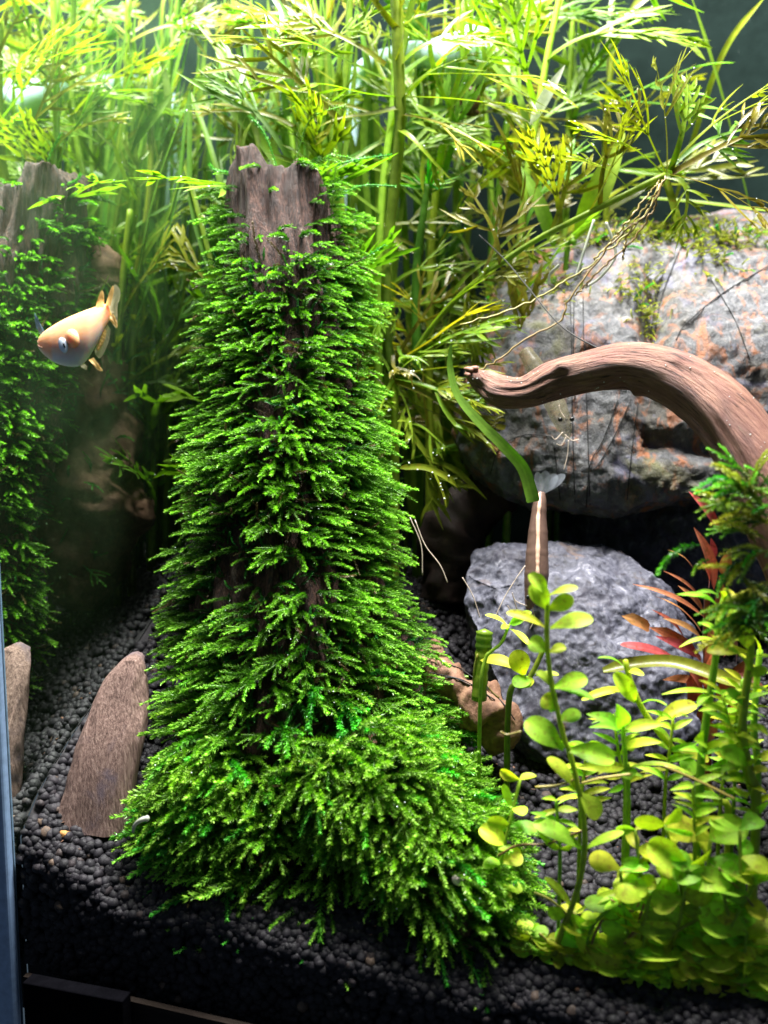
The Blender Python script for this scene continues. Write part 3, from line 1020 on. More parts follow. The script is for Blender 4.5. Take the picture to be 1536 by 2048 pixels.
# thin wandering moss strands at the bare top
def strand(pts, n=34, leaf=.10, mat='moss', parent=None, name='moss_strand'):
    P = spline(pts, n); T = tangents(P)
    m = MB(); tube(m, P, .018, 4, .5)
    r = np.random.default_rng(int(abs(P[0, 0] * 1000)) % 9999)
    for sgn in (-1, 1):
        S = unit(np.cross(T, -FWD)) * sgn
        d = unit(T * .7 + S * .7 + r.normal(0, .25, P.shape))
        l = leaf * r.uniform(.7, 1.3, n)
        wd = unit(np.cross(d, -FWD + r.normal(0, .4, P.shape)))
        VV = np.stack([P, P + d * (l * .5)[:, None] + wd * (l * .2)[:, None], P + d * l[:, None], P + d * (l * .5)[:, None] - wd * (l * .2)[:, None]], 1)
        m.add(VV.reshape(-1, 3), np.arange(n * 4).reshape(n, 4), None, np.tile([.5, .8, 1, .8], n))
    return m.build(name, M[mat], parent)


for (pts, D) in (([(590, 350), (600, 290), (625, 235), (690, 210)], 32.0), ([(640, 380), (655, 330), (662, 310), (720, 320)], 31.9), ([(560, 350), (530, 270), (500, 232)], 32.2), ([(655, 480), (668, 380), (672, 300)], 31.8),
                 ([(670, 400), (720, 372), (790, 372)], 31.7), ([(670, 330), (720, 318), (780, 310)], 31.7), ([(640, 560), (720, 520), (770, 490)], 31.3), ([(460, 345), (430, 340), (420, 330)], 32),
                 ([(470, 455), (410, 440), (376, 446)], 31.6), ([(520, 345), (500, 360), (480, 395)], 31.4), ([(600, 420), (570, 400), (540, 390)], 31.2), ([(630, 460), (600, 430), (580, 420)], 31.1)):
    strand([at(x, y, D) for x, y in pts], parent=log)

# ------------------------------------------------------------------ upright slab of wood at the side glass
def px_poly(pts, D):
    return [at(x, y, D) for x, y in pts]


sl_front = [(112, 1632, 27.0), (150, 1500, 27.3), (196, 1395, 27.8), (236, 1328, 28.3), (272, 1304, 28.5), (288, 1310, 28.4), (296, 1390, 28.0), (292, 1450, 27.8), (262, 1560, 27.3), (250, 1650, 27.0), (190, 1650, 26.8)]
Ls = spline(np.array([(108, 1660, 27.5), (128, 1580, 27.7), (150, 1500, 27.9), (176, 1430, 28.2), (206, 1365, 28.5), (240, 1324, 28.8), (262, 1306, 29.0)], float), 90)
Rs = spline(np.array([(262, 1660, 27.6), (272, 1570, 27.8), (290, 1470, 28.1), (297, 1410, 28.4), (294, 1350, 28.7), (288, 1316, 28.9), (277, 1303, 29.0)], float), 90)
NS = 60
m = MB(); VV = []
for k in range(90):
    a_ = at(*Ls[k]); b_ = at(*Rs[k]); ctr = (a_ + b_) / 2; h_ = (b_ - a_) / 2
    wv = np.linalg.norm(h_); ud = h_ / wv; nd = unit(np.cross(ud, ZUP + .001)); nd = nd if nd @ FWD < 0 else -nd
    ang = np.linspace(0, 2 * np.pi, NS, endpoint=False)
    cx_, sx_ = np.cos(ang), np.sin(ang)
    ex = np.sign(cx_) * np.abs(cx_) ** .4; ey = np.sign(sx_) * np.abs(sx_) ** .7
    thick = .34 * min(1, (90 - k) / 14 + .15)
    u_ = ex * wv
    # facets: a ridge line runs along the right third
    ridge_ = .16 * np.exp(-((u_ / wv - .45) / .3) ** 2)
    fib = .045 * vnoise(np.stack([u_ * 9 + k * .05, np.full(NS, k * .05), sx_], 1), 8) + .05 * vnoise(np.stack([u_ * 3.2, np.full(NS, k * .035), sx_], 1), 9)
    VV.append(ctr + u_[:, None] * ud + ((ey * thick) + np.where(sx_ > 0, ridge_ + fib, 0))[:, None] * nd + (.03 * vnoise(np.stack([ang * 2, np.full(NS, k * .2), ang * 0], 1), 4))[:, None] * ud)
VV = np.array(VV)
i, j = np.meshgrid(np.arange(89), np.arange(NS), indexing='ij'); i, j = i.ravel(), j.ravel()
m.add(VV.reshape(-1, 3), np.stack([i * NS + j, i * NS + (j + 1) % NS, (i + 1) * NS + (j + 1) % NS, (i + 1) * NS + j], 1), [(89 * NS, 89 * NS + q, 89 * NS + q + 1) for q in range(1, NS - 1)])
o = m.build('wood_slab', M['slab'])
tag(o, 'weathered grey brown wood shard standing upright in the black soil by the glass', 'driftwood')

# ------------------------------------------------------------------ stones
def pts_px(L):
    return [at(*p) for p in L]


def crevice(V_, N_):
    px, py, D = proj(V_)
    return -.9 * np.exp(-(((px - 1310 + (py - 660) * .05) / 26) ** 2)) * np.exp(-((py - 640) / 130) ** 2) - .5 * np.exp(-((py - 880 - (px - 1350) * .12) / 22) ** 2) * (px > 1290)


R1 = pts_px([(905, 900, 34.4), (925, 945, 33.6), (1000, 998, 33.2), (1090, 1022, 33.0), (1200, 1010, 33.0), (1300, 985, 33.0), (1440, 960, 32.6), (1700, 930, 32.0),
             (930, 700, 35.0), (1000, 590, 36.2), (1060, 510, 37.2), (1150, 476, 37.6), (1260, 452, 37.4), (1400, 448, 37.0), (1560, 440, 36.6), (1750, 430, 36),
             (1000, 760, 33.9), (1150, 700, 33.9), (1300, 700, 33.6), (1450, 760, 33.0), (1600, 700, 33.2),
             (960, 620, 43), (1150, 470, 43), (1400, 440, 43), (1700, 440, 43), (1000, 980, 43), (1400, 1000, 43), (1750, 980, 43)])
Vr, Fr = hull_rock(R1, 6, .26, .42, 3, 2, .07, pre=crevice, grow=1.05)
rock = thing('overhanging_rock', 'large pale rock with rusty orange patches, bound with black thread and overhanging a dark hollow', 'rock', at(1250, 1000, 38))
o = link('stone', make_mesh('stone', Vr - np.array(rock.location), np.zeros((0, 4), int), Fr, np.zeros(len(Vr)), M['rock']), rock)
rock_bvh = bvh_of(Vr, Fr)
# what carries it: a dark stone at the back of the hollow
R3 = pts_px([(1010, 960, 39), (1250, 960, 37.5), (1500, 960, 35.5), (1750, 960, 35), (1000, 1250, 39.5), (1300, 1230, 37.5), (1420, 1180, 35.8), (1500, 1300, 35), (1750, 1300, 35), (1100, 960, 43), (1700, 960, 43), (1100, 1250, 43), (1700, 1250, 43)])
Vq, Fq = hull_rock(R3, 5, .35, .5, 13, 3, .06)
o = link('dark_rock', make_mesh('dark_rock', Vq, np.zeros((0, 4), int), Fq, np.zeros(len(Vq)), M['rock_low']))
tag(o, 'shadowed dark rock at the back of the hollow under the pale one', 'rock')
R2 = pts_px([(925, 1150, 33.0), (960, 1115, 33.6), (1060, 1092, 33.6), (1180, 1100, 33.4), (1240, 1105, 33.2), (1300, 1150, 32.6), (1340, 1200, 32.2), (1395, 1260, 31.8), (1430, 1380, 31.0),
             (1400, 1460, 30.2), (1320, 1500, 29.6), (1200, 1510, 29.3), (1080, 1490, 29.5), (1030, 1440, 30.0), (1000, 1340, 31.0), (950, 1240, 32.0),
             (1060, 1200, 31.7), (1180, 1200, 31.3), (1280, 1250, 30.9), (1120, 1330, 30.3), (1250, 1380, 30.0), (1000, 1400, 36), (1350, 1450, 36), (1050, 1130, 36.5), (1250, 1130, 36.5), (1200, 1560, 29.6), (1060, 1540, 30)])
Vl, Fl = hull_rock(R2, 6, .26, .38, 23, 1, .05, grow=1.1)
o = link('boulder', make_mesh('boulder', Vl, np.zeros((0, 4), int), Fl, np.zeros(len(Vl)), M['rock_low']))
tag(o, 'grey violet pitted boulder lying below the hollow, behind the bright stem plant', 'rock')
boul_bvh = bvh_of(Vl, Fl)
# dark wood inside the hollow
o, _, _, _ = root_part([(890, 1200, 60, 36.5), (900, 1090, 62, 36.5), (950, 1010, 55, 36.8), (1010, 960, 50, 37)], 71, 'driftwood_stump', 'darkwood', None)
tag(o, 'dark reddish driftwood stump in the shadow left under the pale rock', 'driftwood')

# threads round the big stone
for pth in ([(1140, 590), (1143, 680), (1144, 800), (1146, 880), (1150, 1005)], [(1148, 590), (1147, 700), (1150, 800)], [(1166, 590), (1168, 690), (1174, 820), (1180, 1010)],
            [(1236, 800), (1206, 880), (1180, 930), (1172, 1015)], [(1262, 800), (1230, 870), (1196, 930), (1182, 940)], [(1276, 806), (1264, 900), (1254, 1000)], [(1388, 455), (1355, 510), (1322, 600), (1308, 675)],
            [(1536, 532), (1440, 590), (1370, 650), (1352, 680)], [(1420, 555), (1470, 640), (1500, 720)], [(980, 950), (1000, 895), (1050, 870), (1110, 875)], [(1328, 540), (1312, 600), (1300, 680)], [(1108, 890), (1116, 960), (1120, 1000)]):
    S = spline(np.array(pth, float), 26)
    P = [drape(rock_bvh, x, y, .05) for x, y in S]
    P = [p for p in P if p is not None]
    if len(P) > 4:
        m = MB(); tube(m, np.array(P), .02, 5); m.build('thread', M['thread'], rock)
m = MB(); tube(m, spline([at(958, 470, 33.0), at(1010, 520, 32.6), at(1060, 580, 31.5), at(1110, 640, 30.4), at(1150, 672, 29.6), at(1203, 700, 28.9)], 30), .024, 6)
tag(m.build('black_thread', M['thread']), 'long taut black thread running from the plants down to the curved branch', 'thread')
for pth, dd in (([(820, 1270), (880, 1320), (935, 1345), (1000, 1400), (1030, 1440)], 0), ([(860, 1345), (930, 1362), (990, 1400)], 0), ([(868, 1358), (905, 1355), (940, 1370)], 0)):
    kb = bvh_of(kv, kq)
    P = [drape(kb, x, y, .05) for x, y in spline(np.array(pth, float), 30)]
    P = [p for p in P if p is not None]
    if len(P) > 4:
        m = MB(); tube(m, np.array(P), .02, 5); m.build('thread', M['thread'], log)

# moss on top of the big stone
mb = MB(); its = []
for _ in range(900):
    if random.random() < .6:
        x, y = random.uniform(990, 1530), random.gauss(0, 14)
        y = 470 + y + max(0, (1100 - x) * .35) * .8
    else:
        cxx, cyy = random.choice([(1270, 560), (1275, 600), (1440, 520), (1420, 500), (1000, 560), (960, 590), (1060, 540), (1290, 640), (1120, 560)])
        x, y = random.gauss(cxx, 26), random.gauss(cyy, 22)
    p = drape(rock_bvh, x, y, .02)
    if p is None:
        continue
    d = np.array([random.gauss(0, .5), random.gauss(-.2, .5), random.gauss(.1, .3)]) - FH * .4
    its.append((p, unit(d), unit(ZUP + RNG.normal(0, .4, 3)), random.uniform(.25, .5), random.randrange(12)))
bulk_fronds(mb, its[40:])
tag(mb.build('moss_cover', M['dry_moss'], rock), kind='stuff')
for it in its[:40]:
    place_frond(it[0], it[1], it[2], it[3] * 1.25, rock, 'moss', it[4])

# ------------------------------------------------------------------ curved branch
BR = [(934, 744, 9, 29.5), (946, 752, 16, 29.4), (968, 765, 26, 29.3), (1005, 782, 32, 29.0), (1050, 782, 33, 28.8), (1100, 762, 41, 28.6), (1160, 747, 45, 28.3), (1230, 735, 50, 27.9), (1300, 740, 54, 27.4),
      (1380, 774, 62, 26.8), (1448, 832, 70, 26.2), (1500, 910, 75, 25.7), (1545, 1010, 78, 25.3), (1600, 1130, 80, 25.0), (1660, 1280, 80, 25.0), (1700, 1500, 80, 25.5)]
S = spline(BR, 260)
P = np.array([at(a_, b_, d_) for a_, b_, r_, d_ in S]); R = S[:, 2] * S[:, 3] / F_PX * .87
bb = MB(); tube(bb, P, R, 64)
Vb, qb, tb, ab = bb.arrays()
ax = np.vstack([np.repeat(P, 64, 0), P[:1], P[-1:]]); rad = np.concatenate([np.repeat(R, 64), R[:1], R[-1:]])
sl = np.concatenate([np.repeat(np.linspace(0, 14, 260), 64), [0, 14]])
dr = unit(Vb - ax)
ph = np.arctan2(dr @ UPV, dr @ FWD)
gr = fbm(np.stack([np.cos(ph) * 3.2, np.sin(ph) * 3.2, sl * .45], 1), 4, 4)
gr = gr - .5 * np.clip(vnoise(np.stack([np.cos(ph) * 4.5, np.sin(ph) * 4.5, sl * .28], 1), 24) - .25, 0, 1) * 2
Vb = Vb + dr * (rad * (.085 * gr + .15 * vnoise(np.stack([np.cos(ph), np.sin(ph), sl * .5], 1), 14)))[:, None]
for (kx, ky, kr, kh) in ((1122, 733, .22, .16), (1245, 772, .35, -.18), (1262, 790, .25, .2), (1350, 715, .25, .06), (960, 772, .3, -.16)):
    kp = Vb[np.argmin((proj(Vb)[0] - kx) ** 2 + (proj(Vb)[1] - ky) ** 2 + 4000 * (((Vb - ax) @ FWD) > 0))]
    Vb = Vb + dr * (kh * np.exp(-((Vb - kp) ** 2).sum(1) / (kr * kr)))[:, None]
branch = thing('driftwood_branch', 'smooth pinkish brown driftwood branch arching in front of the pale rock', 'driftwood', at(1660, 1500, 25))
bo = link('branch_wood', make_mesh('branch_wood', Vb - np.array(branch.location), qb, tb, ab, M['branch']), branch)
fl_ = bo.data.attributes.new('flow', 'FLOAT_VECTOR', 'POINT')
fl_.data.foreach_set('vector', np.stack([np.cos(ph) * rad * 1.2, np.sin(ph) * rad * 1.2, sl], 1).astype(np.float32).ravel())
for (x0, y0, x1, y1) in ((945, 742, 928, 737), (940, 752, 929, 748), (955, 738, 936, 738)):
    m = MB(); tube(m, spline([at(x0, y0, 29.2), at((x0 + x1) / 2, (y0 + y1) / 2 - 1, 29.25), at(x1, y1, 29.3)], 6), np.array([.1, .1, .09, .08, .06, .03]), 7); m.build('splinter', M['branch'], branch)
# blurred moss on the branch near the glass
for k in range(95):
    y = random.uniform(965, 1275)
    x = random.uniform(1475, 1545)
    D = random.uniform(21.9, 23.2)
    dx = -1 if random.random() < .8 else .4
    d = RIGHT * dx * random.uniform(.5, 1) + UPV * random.gauss(-.15 if y > 1100 else .35, .35) - FH * random.uniform(0, .4)
    place_frond(at(x, y, D), unit(d), unit(ZUP + RNG.normal(0, .4, 3)), random.uniform(.6, .95), branch, random.choice(['moss', 'dry_moss', 'dry_moss']))
for (x0, y0, x1, y1) in ((1400, 1090, 1280, 1150), (1470, 1050, 1400, 1000), (1420, 1120, 1365, 1150), (1500, 990, 1500, 935)):
    a_, b_ = at(x0, y0, 22.8), at(x1, y1, 22.4)
    L = np.linalg.norm(b_ - a_)
    place_frond(a_, unit(b_ - a_), ZUP + .1, L / 1.5, branch, 'moss', 5)

# ------------------------------------------------------------------ leaves and water plants
def shape_w(kind, t):
    if kind == 'spat':
        w = np.where(t < .62, .18 + .82 * np.sin(np.clip(t / .62, 0, 1) * np.pi / 2) ** 1.6, np.sqrt(np.clip(1 - ((t - .62) / .38) ** 2, 0, 1)))
    elif kind == 'round':
        w = np.where(t < .5, .12 + .88 * np.sin(np.clip(t / .5, 0, 1) * np.pi / 2) ** .9, np.sqrt(np.clip(1 - ((t - .5) / .5) ** 2, 0, 1)))
    elif kind == 'lance':
        w = np.sin(np.clip(t, 0, 1) ** .8 * np.pi) ** .8 * .95 + .05 * (1 - t)
    else:
        w = np.clip(np.minimum(t * 8 + .5, (1 - t) * 3.5), 0, 1)
    return w


def leaf(base, tip, w, nmix=.5, kind='spat', bend=.12, cup=.12, roll=0.0, n=12, mb=None, a=(.2, 1.0)):
    base, tip = np.asarray(base, float), np.asarray(tip, float)
    L = np.linalg.norm(tip - base)
    d = (tip - base) / L
    nn = unit(ZUP * (1 - nmix) + (-FWD) * nmix + .15 * RNG.normal(0, 1, 3))
    nn = unit(nn - d * (nn @ d))
    t = 1 - (1 - np.linspace(0, 1, n)) ** 1.6
    t = t * .98 + .02 * np.linspace(0, 1, n)
    P = base + d * (t * L)[:, None] + nn * (bend * L * np.sin(t * np.pi))[:, None]
    if roll:
        sd = np.cross(d, nn); nn = nn * math.cos(roll) + sd * math.sin(roll)
    mb = mb or MB()
    ribbon(mb, P, np.maximum(w * shape_w(kind, t), .01), nn, cup, a[0] + (a[1] - a[0]) * t, 7)
    return mb


def pinnate(rng, L=6.0, w=.2, forks=6, spread=.8, bendz=-.12, first=-1, lobe=.32):
    first = rng.uniform(.3, .5) if first < 0 else first
    """water-sprite leaf along +X: a flat stalk that divides into narrow forked lobes"""
    mb = MB()
    t = np.linspace(0, 1, 16)
    wob = rng.normal(0, .04)
    P = np.stack([t * L, L * (wob * np.sin(t * 4) + rng.normal(0, .16) * t * t), L * (bendz * t * t + rng.normal(0, .02) * np.sin(5 * t))], 1)
    T = tangents(P)
    ribbon(mb, P, w * (1.0 - .72 * t ** 1.4) * np.clip((1 - t) * 9 + .12, 0, 1), unit(np.array([rng.normal(0, .1), rng.normal(0, .2), 1.0])), .12, .15 + .7 * t)
    for k in range(forks):
        u = first + (1 - first) * (k + .15 + .5 * rng.random()) / (forks + .3)
        i = int(u * 15)
        for sg in ((1, -1) if rng.random() < .55 else (rng.choice([-1, 1]),)):
            a = spread * rng.uniform(.65, 1.2)
            tg = T[i]
            sd = unit(np.cross([0, 0, 1.0], tg)) * sg
            l = L * lobe * (1.12 - u) * rng.uniform(.75, 1.35) / .8
            s = np.linspace(0, 1, 8)
            dz = rng.normal(-.03, .14)
            Q_ = P[i] + (s * l * math.cos(a))[:, None] * tg + (s * l * math.sin(a) * (1 - .28 * s))[:, None] * sd + np.stack([.18 * l * s * s, 0 * s, l * (dz * s - .14 * s * s)], 1)
            ww = w * rng.uniform(.6, .85)
            ribbon(mb, Q_, ww * np.clip((1 - s) * 3.0 + .08, 0, 1) * np.clip(.65 + s, 0, 1), unit(np.array([rng.normal(0, .25), rng.normal(0, .25), 1.0])), .12, .3 + .6 * s)
            TT = tangents(Q_)
            for f in range(rng.integers(1, 4)):
                j = int((.28 + .5 * rng.random()) * 7)
                sg2 = rng.choice([-1, 1])
                sd2 = unit(np.cross([0, 0, 1.0], TT[j])) * sg2
                l2 = l * rng.uniform(.3, .6)
                s2 = np.linspace(0, 1, 6)
                a2 = rng.uniform(.4, .85)
                Q2 = Q_[j] + (s2 * l2 * math.cos(a2))[:, None] * TT[j] + (s2 * l2 * math.sin(a2) * (1 - .3 * s2))[:, None] * sd2 + np.stack([0 * s2, 0 * s2, l2 * (rng.normal(0, .12) * s2 - .1 * s2 ** 2)], 1)
                ribbon(mb, Q2, ww * .8 * np.clip((1 - s2) * 2.6 + .08, 0, 1), unit(np.array([rng.normal(0, .25), rng.normal(0, .25), 1.0])), .12, .45 + .5 * s2)
    return mb


rngp = np.random.default_rng(5)
PIN = [pinnate(rngp, 6, rngp.uniform(.26, .36), rngp.integers(3, 6), rngp.uniform(.6, 1.0), rngp.uniform(-.42, .08), -1, rngp.uniform(.45, .7)).arrays() for _ in range(18)]
PIN_ME = {k: [make_mesh('leaf', *a, M[k]) for a in PIN] for k in ('sprite', 'olive', 'blade')}


def put(me, p, d, up, s, parent, name='leaf', sy=None):
    o = link(name, me, parent)
    B = basis(d, up) * np.array([s, sy or s, sy or s])
    q = np.asarray(p) - np.array(origin_of(parent))
    o.matrix_local = Matrix(((B[0, 0], B[0, 1], B[0, 2], q[0]), (B[1, 0], B[1, 1], B[1, 2], q[1]), (B[2, 0], B[2, 1], B[2, 2], q[2]), (0, 0, 0, 1)))
    return o


def face_up(mixv=None):
    mixv = random.uniform(.15, 1.0) if mixv is None else mixv
    return unit(-FWD * mixv + ZUP * (1 - mixv * .7) + RNG.normal(0, .3, 3))


def pin_leaf(b_, t_, parent, mat='sprite', upv=None, wmul=1.0, k=None, name='leaf'):
    L = np.linalg.norm(np.asarray(t_) - b_)
    upv = face_up() if upv is None else upv
    s = L / 6
    return put(PIN_ME[mat][random.randrange(18) if k is None else k], b_, unit(np.asarray(t_) - b_), upv, s, parent, name, max(s, .7) * wmul)


def plant(name, label, cat, base, group=None):
    return thing(name, label, cat, base, group)


def strap(path, w, parent, mat='blade', name='leaf', nmix=.7, fold=.1, a=(.2, .9), n=26, tail=True):
    P = spline(path, n)
    t = np.linspace(0, 1, n)
    prof = np.clip(np.minimum(t * 6 + .45, (1 - t) * 4 + (0.0 if tail else .8)), 0, 1)
    nn = unit(ZUP * (1 - nmix) - FWD * nmix + .25 * RNG.normal(0, 1, 3))
    m = MB(); ribbon(m, P, np.maximum(w * prof, .012), nn, fold, a[0] + (a[1] - a[0]) * t, 5)
    return m.build(name, M[mat], parent)


def stem(path, r0, r1, parent, mat='stem', n=30, name='stem', a=(.2, .8)):
    P = spline(path, n)
    m = MB(); tube(m, P, np.linspace(r0, r1, n) * (1 + .06 * np.sin(np.arange(n) * 1.9)), 10, np.linspace(a[0], a[1], n)); return m.build(name, M[mat], parent)


def on_soil(p):
    q = np.array(p, float); q[2] = soil_h(q[0], q[1]) + .02
    return q


# --- filter pipe behind the plants
pipe = thing('filter_pipe', 'pale blue white filter pipe standing behind the green plants', 'pipe', on_soil(at(690, 900, 41.5)))
m = MB(); tube(m, spline([at(690, 1000, 41), at(692, 500, 41), at(694, 240, 41), at(725, 150, 41), at(800, 115, 39.5), at(870, 108, 37.5)], 50), .55, 16); m.build('tube', M['pipe'], pipe)
m = MB(); tube(m, spline([at(850, 108, 38), at(890, 112, 37), at(925, 118, 36.4), at(945, 122, 36)], 14), np.linspace(.5, 1.35, 14), 20); m.build('nozzle', M['pipe'], pipe)

# --- hero water sprite with the thick stem
ws = plant('water_sprite', 'water sprite with the thick dark green stem rising beside the log', 'aquatic plant', on_soil(at(778, 900, 34.5)), 'feathery plants behind the log')
stem([at(782, 745, 34.5), at(772, 640, 34.5), at(776, 500, 34.3), at(788, 380, 34), at(800, 250, 33.6), at(796, 100, 33.2), at(790, -60, 33)], .20, .23, ws, a=(0, .45))
for (x0, y0, x1, y1, d0, d1, mt) in ((782, 165, 462, 12, 33.3, 31.5, 'sprite'), (790, 195, 606, 112, 33.4, 32, 'sprite'), (690, 250, 458, 66, 33, 32, 'olive'), (770, 130, 600, -10, 33.2, 32.5, 'sprite'),
                                    (800, 130, 960, -10, 33.2, 32, 'sprite'), (815, 195, 1090, 205, 33.3, 31.5, 'sprite'), (850, 150, 1140, 130, 33.3, 32, 'sprite'), (800, 215, 640, 190, 33.4, 32.2, 'sprite'),
                                    (790, 120, 850, -60, 33, 32, 'sprite'), (800, 260, 900, 330, 33.5, 32.5, 'sprite'), (795, 60, 690, -80, 33, 32, 'sprite'), (800, 200, 950, 60, 33.4, 32.4, 'sprite'), (805, 230, 1000, 260, 33.4, 32, 'olive')):
    pin_leaf(at(x0, y0, d0), at(x1, y1, d1), ws, mt, wmul=1.1)
# --- second sprite: the leaning one with the open node
ws2 = plant('water_sprite', 'leaning water sprite with yellow roots hanging above the pale rock', 'aquatic plant', on_soil(at(790, 900, 34.8)), 'feathery plants behind the log')
stem([at(800, 745, 34.6), at(900, 610, 34), at(1040, 500, 33), at(1180, 425, 32), at(1330, 350, 31.2)], .10, .12, ws2, a=(.35, .8))
for (x0, y0, x1, y1, d0, d1, mt) in ((1335, 345, 1345, 95, 31.2, 30.3, 'olive'), (1330, 345, 1235, 110, 31.2, 30.5, 'sprite'), (1325, 350, 1180, 190, 31.3, 30.8, 'sprite'), (1340, 340, 1430, 130, 31.2, 30.3, 'sprite'),
                                    (1345, 345, 1560, 270, 31.2, 30, 'olive'), (1340, 350, 1560, 380, 31.2, 30.2, 'olive'), (1340, 335, 1545, 110, 31.2, 30.4, 'sprite'), (1345, 330, 1500, 210, 31.4, 31, 'blade'),
                                    (1200, 415, 1255, 165, 32, 31, 'olive'), (1180, 425, 1290, 220, 32, 31.4, 'olive'), (1120, 460, 1080, 250, 32.5, 31.6, 'olive'), (1100, 470, 1190, 300, 32.6, 31.8, 'sprite'),
                                    (1260, 385, 1150, 250, 31.7, 31, 'sprite'), (1330, 355, 1420, 430, 31.2, 30.4, 'sprite'), (1000, 530, 960, 360, 33.2, 32, 'olive'), (960, 560, 1060, 380, 33.5, 32.6, 'olive')):
    pin_leaf(at(x0, y0, d0), at(x1, y1, d1), ws2, mt)
for (pts, dd) in (([(1330, 352), (1310, 400), (1280, 440), (1240, 470), (1190, 530), (1140, 600), (1120, 640), (1050, 680), (990, 725), (950, 745)], 31.0), ([(1320, 355), (1290, 430), (1240, 480), (1180, 530), (1100, 580), (1020, 620), (920, 650)], 31.2),
                  ([(1325, 360), (1290, 450), (1200, 540), (1150, 590)], 31.1), ([(1315, 365), (1250, 450), (1190, 520)], 30.9), ([(1330, 360), (1260, 460), (1245, 520)], 31)):
    P = spline([at(x, y, dd) for x, y in pts], 50); P[1:-1] += RNG.normal(0, .03, P[1:-1].shape)
    m = MB(); tube(m, P, .035, 5, .5); m.build('root', M['root'], ws2)
for (pts, dd) in (([(1188, 440), (1175, 480), (1150, 560)], 33), ([(1212, 445), (1225, 480), (1230, 515), (1200, 555), (1170, 575)], 32.6), ([(1118, 530), (1100, 548), (1098, 570)], 33)):
    m = MB(); tube(m, spline([at(x, y, dd) for x, y in pts], 26), .055, 6, .7); m.build('root', M['white_root'], ws2)
# --- low sprite at the foot, fanned over the rock edge
ws3 = plant('water_sprite', 'low yellow green sprite fanned out at the foot of the thick stem', 'aquatic plant', on_soil(at(790, 980, 34)), 'feathery plants behind the log')
stem([on_soil(at(790, 980, 34)), at(790, 850, 34), at(785, 745, 34.2)], .16, .15, ws3)
for (x0, y0, x1, y1, d0, d1, mt) in ((790, 748, 940, 640, 34, 33, 'sprite'), (790, 750, 1020, 715, 34, 32.4, 'sprite'), (790, 755, 960, 790, 34, 32.4, 'sprite'), (788, 765, 860, 880, 34, 32.8, 'sprite'), (800, 840, 915, 980, 33.6, 32.6, 'sprite'),
                                    (790, 760, 1000, 850, 34, 32.4, 'olive'), (785, 745, 870, 640, 34, 33.4, 'sprite'), (780, 745, 720, 640, 34, 33.4, 'blade'), (800, 800, 990, 880, 34, 33, 'olive'), (800, 720, 960, 560, 34, 33, 'olive'), (785, 760, 740, 840, 34, 33.2, 'sprite'),
                                    (820, 850, 900, 870, 33.8, 33, 'sprite'), (790, 720, 900, 520, 34.2, 33.4, 'olive'), (800, 730, 1000, 600, 34, 33, 'sprite')):
    pin_leaf(at(x0, y0, d0), at(x1, y1, d1), ws3, mt, wmul=.95)
for k in range(16):
    x0, y0 = random.uniform(780, 960), random.uniform(560, 820)
    pin_leaf(at(x0, y0, 34.2), at(x0 + random.gauss(60, 90), y0 + random.gauss(-20, 110), 33), ws3, random.choice(['sprite', 'olive', 'sprite', 'blade']), wmul=.8)
# leaf in front of the hollow edge: short leaves at (900,950)
strap([at(800, 935, 31.5), at(850, 935, 31.3), at(895, 955, 31.2), at(915, 975, 31.2)], .22, ws3, 'sprite')
strap([at(868, 945, 31.4), at(885, 985, 31.3), at(893, 1015, 31.3)], .14, ws3, 'sprite')

# --- more sprites behind, each a stem with leaves
rp = random.Random(11)
def back_sprite(px, D, top, nleaf, label, mats, lean=0, mirrored=False, bot=950, spread=1.0):
    f = (lambda p: mir(p)) if mirrored else (lambda p: np.asarray(p))
    b0 = f(at(px, bot, D)); b0 = on_soil(b0)
    ws_ = plant('water_sprite', label, 'aquatic plant', b0, 'feathery plants behind the log')
    pth = [b0, f(at(px + lean * .3 + rp.gauss(0, 12), bot * .55 + top * .45, D)), f(at(px + lean * .7 + rp.gauss(0, 15), bot * .25 + top * .75, D)), f(at(px + lean, top, D))]
    S_ = spline(pth, 30)
    m_ = MB(); tube(m_, S_, np.linspace(.17, .12, 30), 8, np.linspace(.5, 1, 30)); m_.build('stem', M['stem'], ws_)
    for k in range(nleaf):
        u = .12 + .88 * (k + rp.random()) / nleaf
        p = S_[int(u * 29)]
        ang = rp.uniform(-1.25, 1.25)
        L = rp.uniform(3.4, 6.4) * spread
        dv = RIGHT * math.sin(ang) + UPV * (math.cos(ang) * .9 - .1) + FH * rp.gauss(-.1, .35)
        if mirrored:
            dv = dv * np.array([-1, 1, 1])
        q = p + unit(dv) * L
        q[0] = max(q[0], .15); q[1] = min(q[1], TANK_D - .3)
        pin_leaf(p, q, ws_, rp.choice(mats))
    return ws_


for (px, D, top, nl, lean, lb) in (
        (860, 36.5, -80, 18, 60, 'bushy water sprite just right of the thick dark green stem'), (930, 38, -80, 17, 90, 'tall water sprite reaching the top above the thread end'), (1010, 36, -60, 18, 120, 'yellow green water sprite crowding the top above the brown snail'),
        (1090, 38.5, -80, 15, 60, 'water sprite standing behind the rock with leaves before the dark back glass'), (700, 37.5, -60, 15, -40, 'water sprite just left of the thick stem, behind the log top'), (640, 39, -60, 15, -50, 'water sprite rising straight above the jagged log top'),
        (1200, 39, 60, 11, 30, 'sparse water sprite behind the leaning one, over the pale rock'), (880, 40, 100, 12, 0, 'dim water sprite deep behind the bright feathery sprig'), (980, 40.5, 50, 11, -40, 'deepest water sprite, mostly hidden behind olive leaves'), (760, 36, -70, 14, 30, 'water sprite whose leaves cross the upper part of the thick stem')):
    back_sprite(px, D, top, nl, lb, ['sprite', 'sprite', 'blade', 'blade', 'olive'], lean)
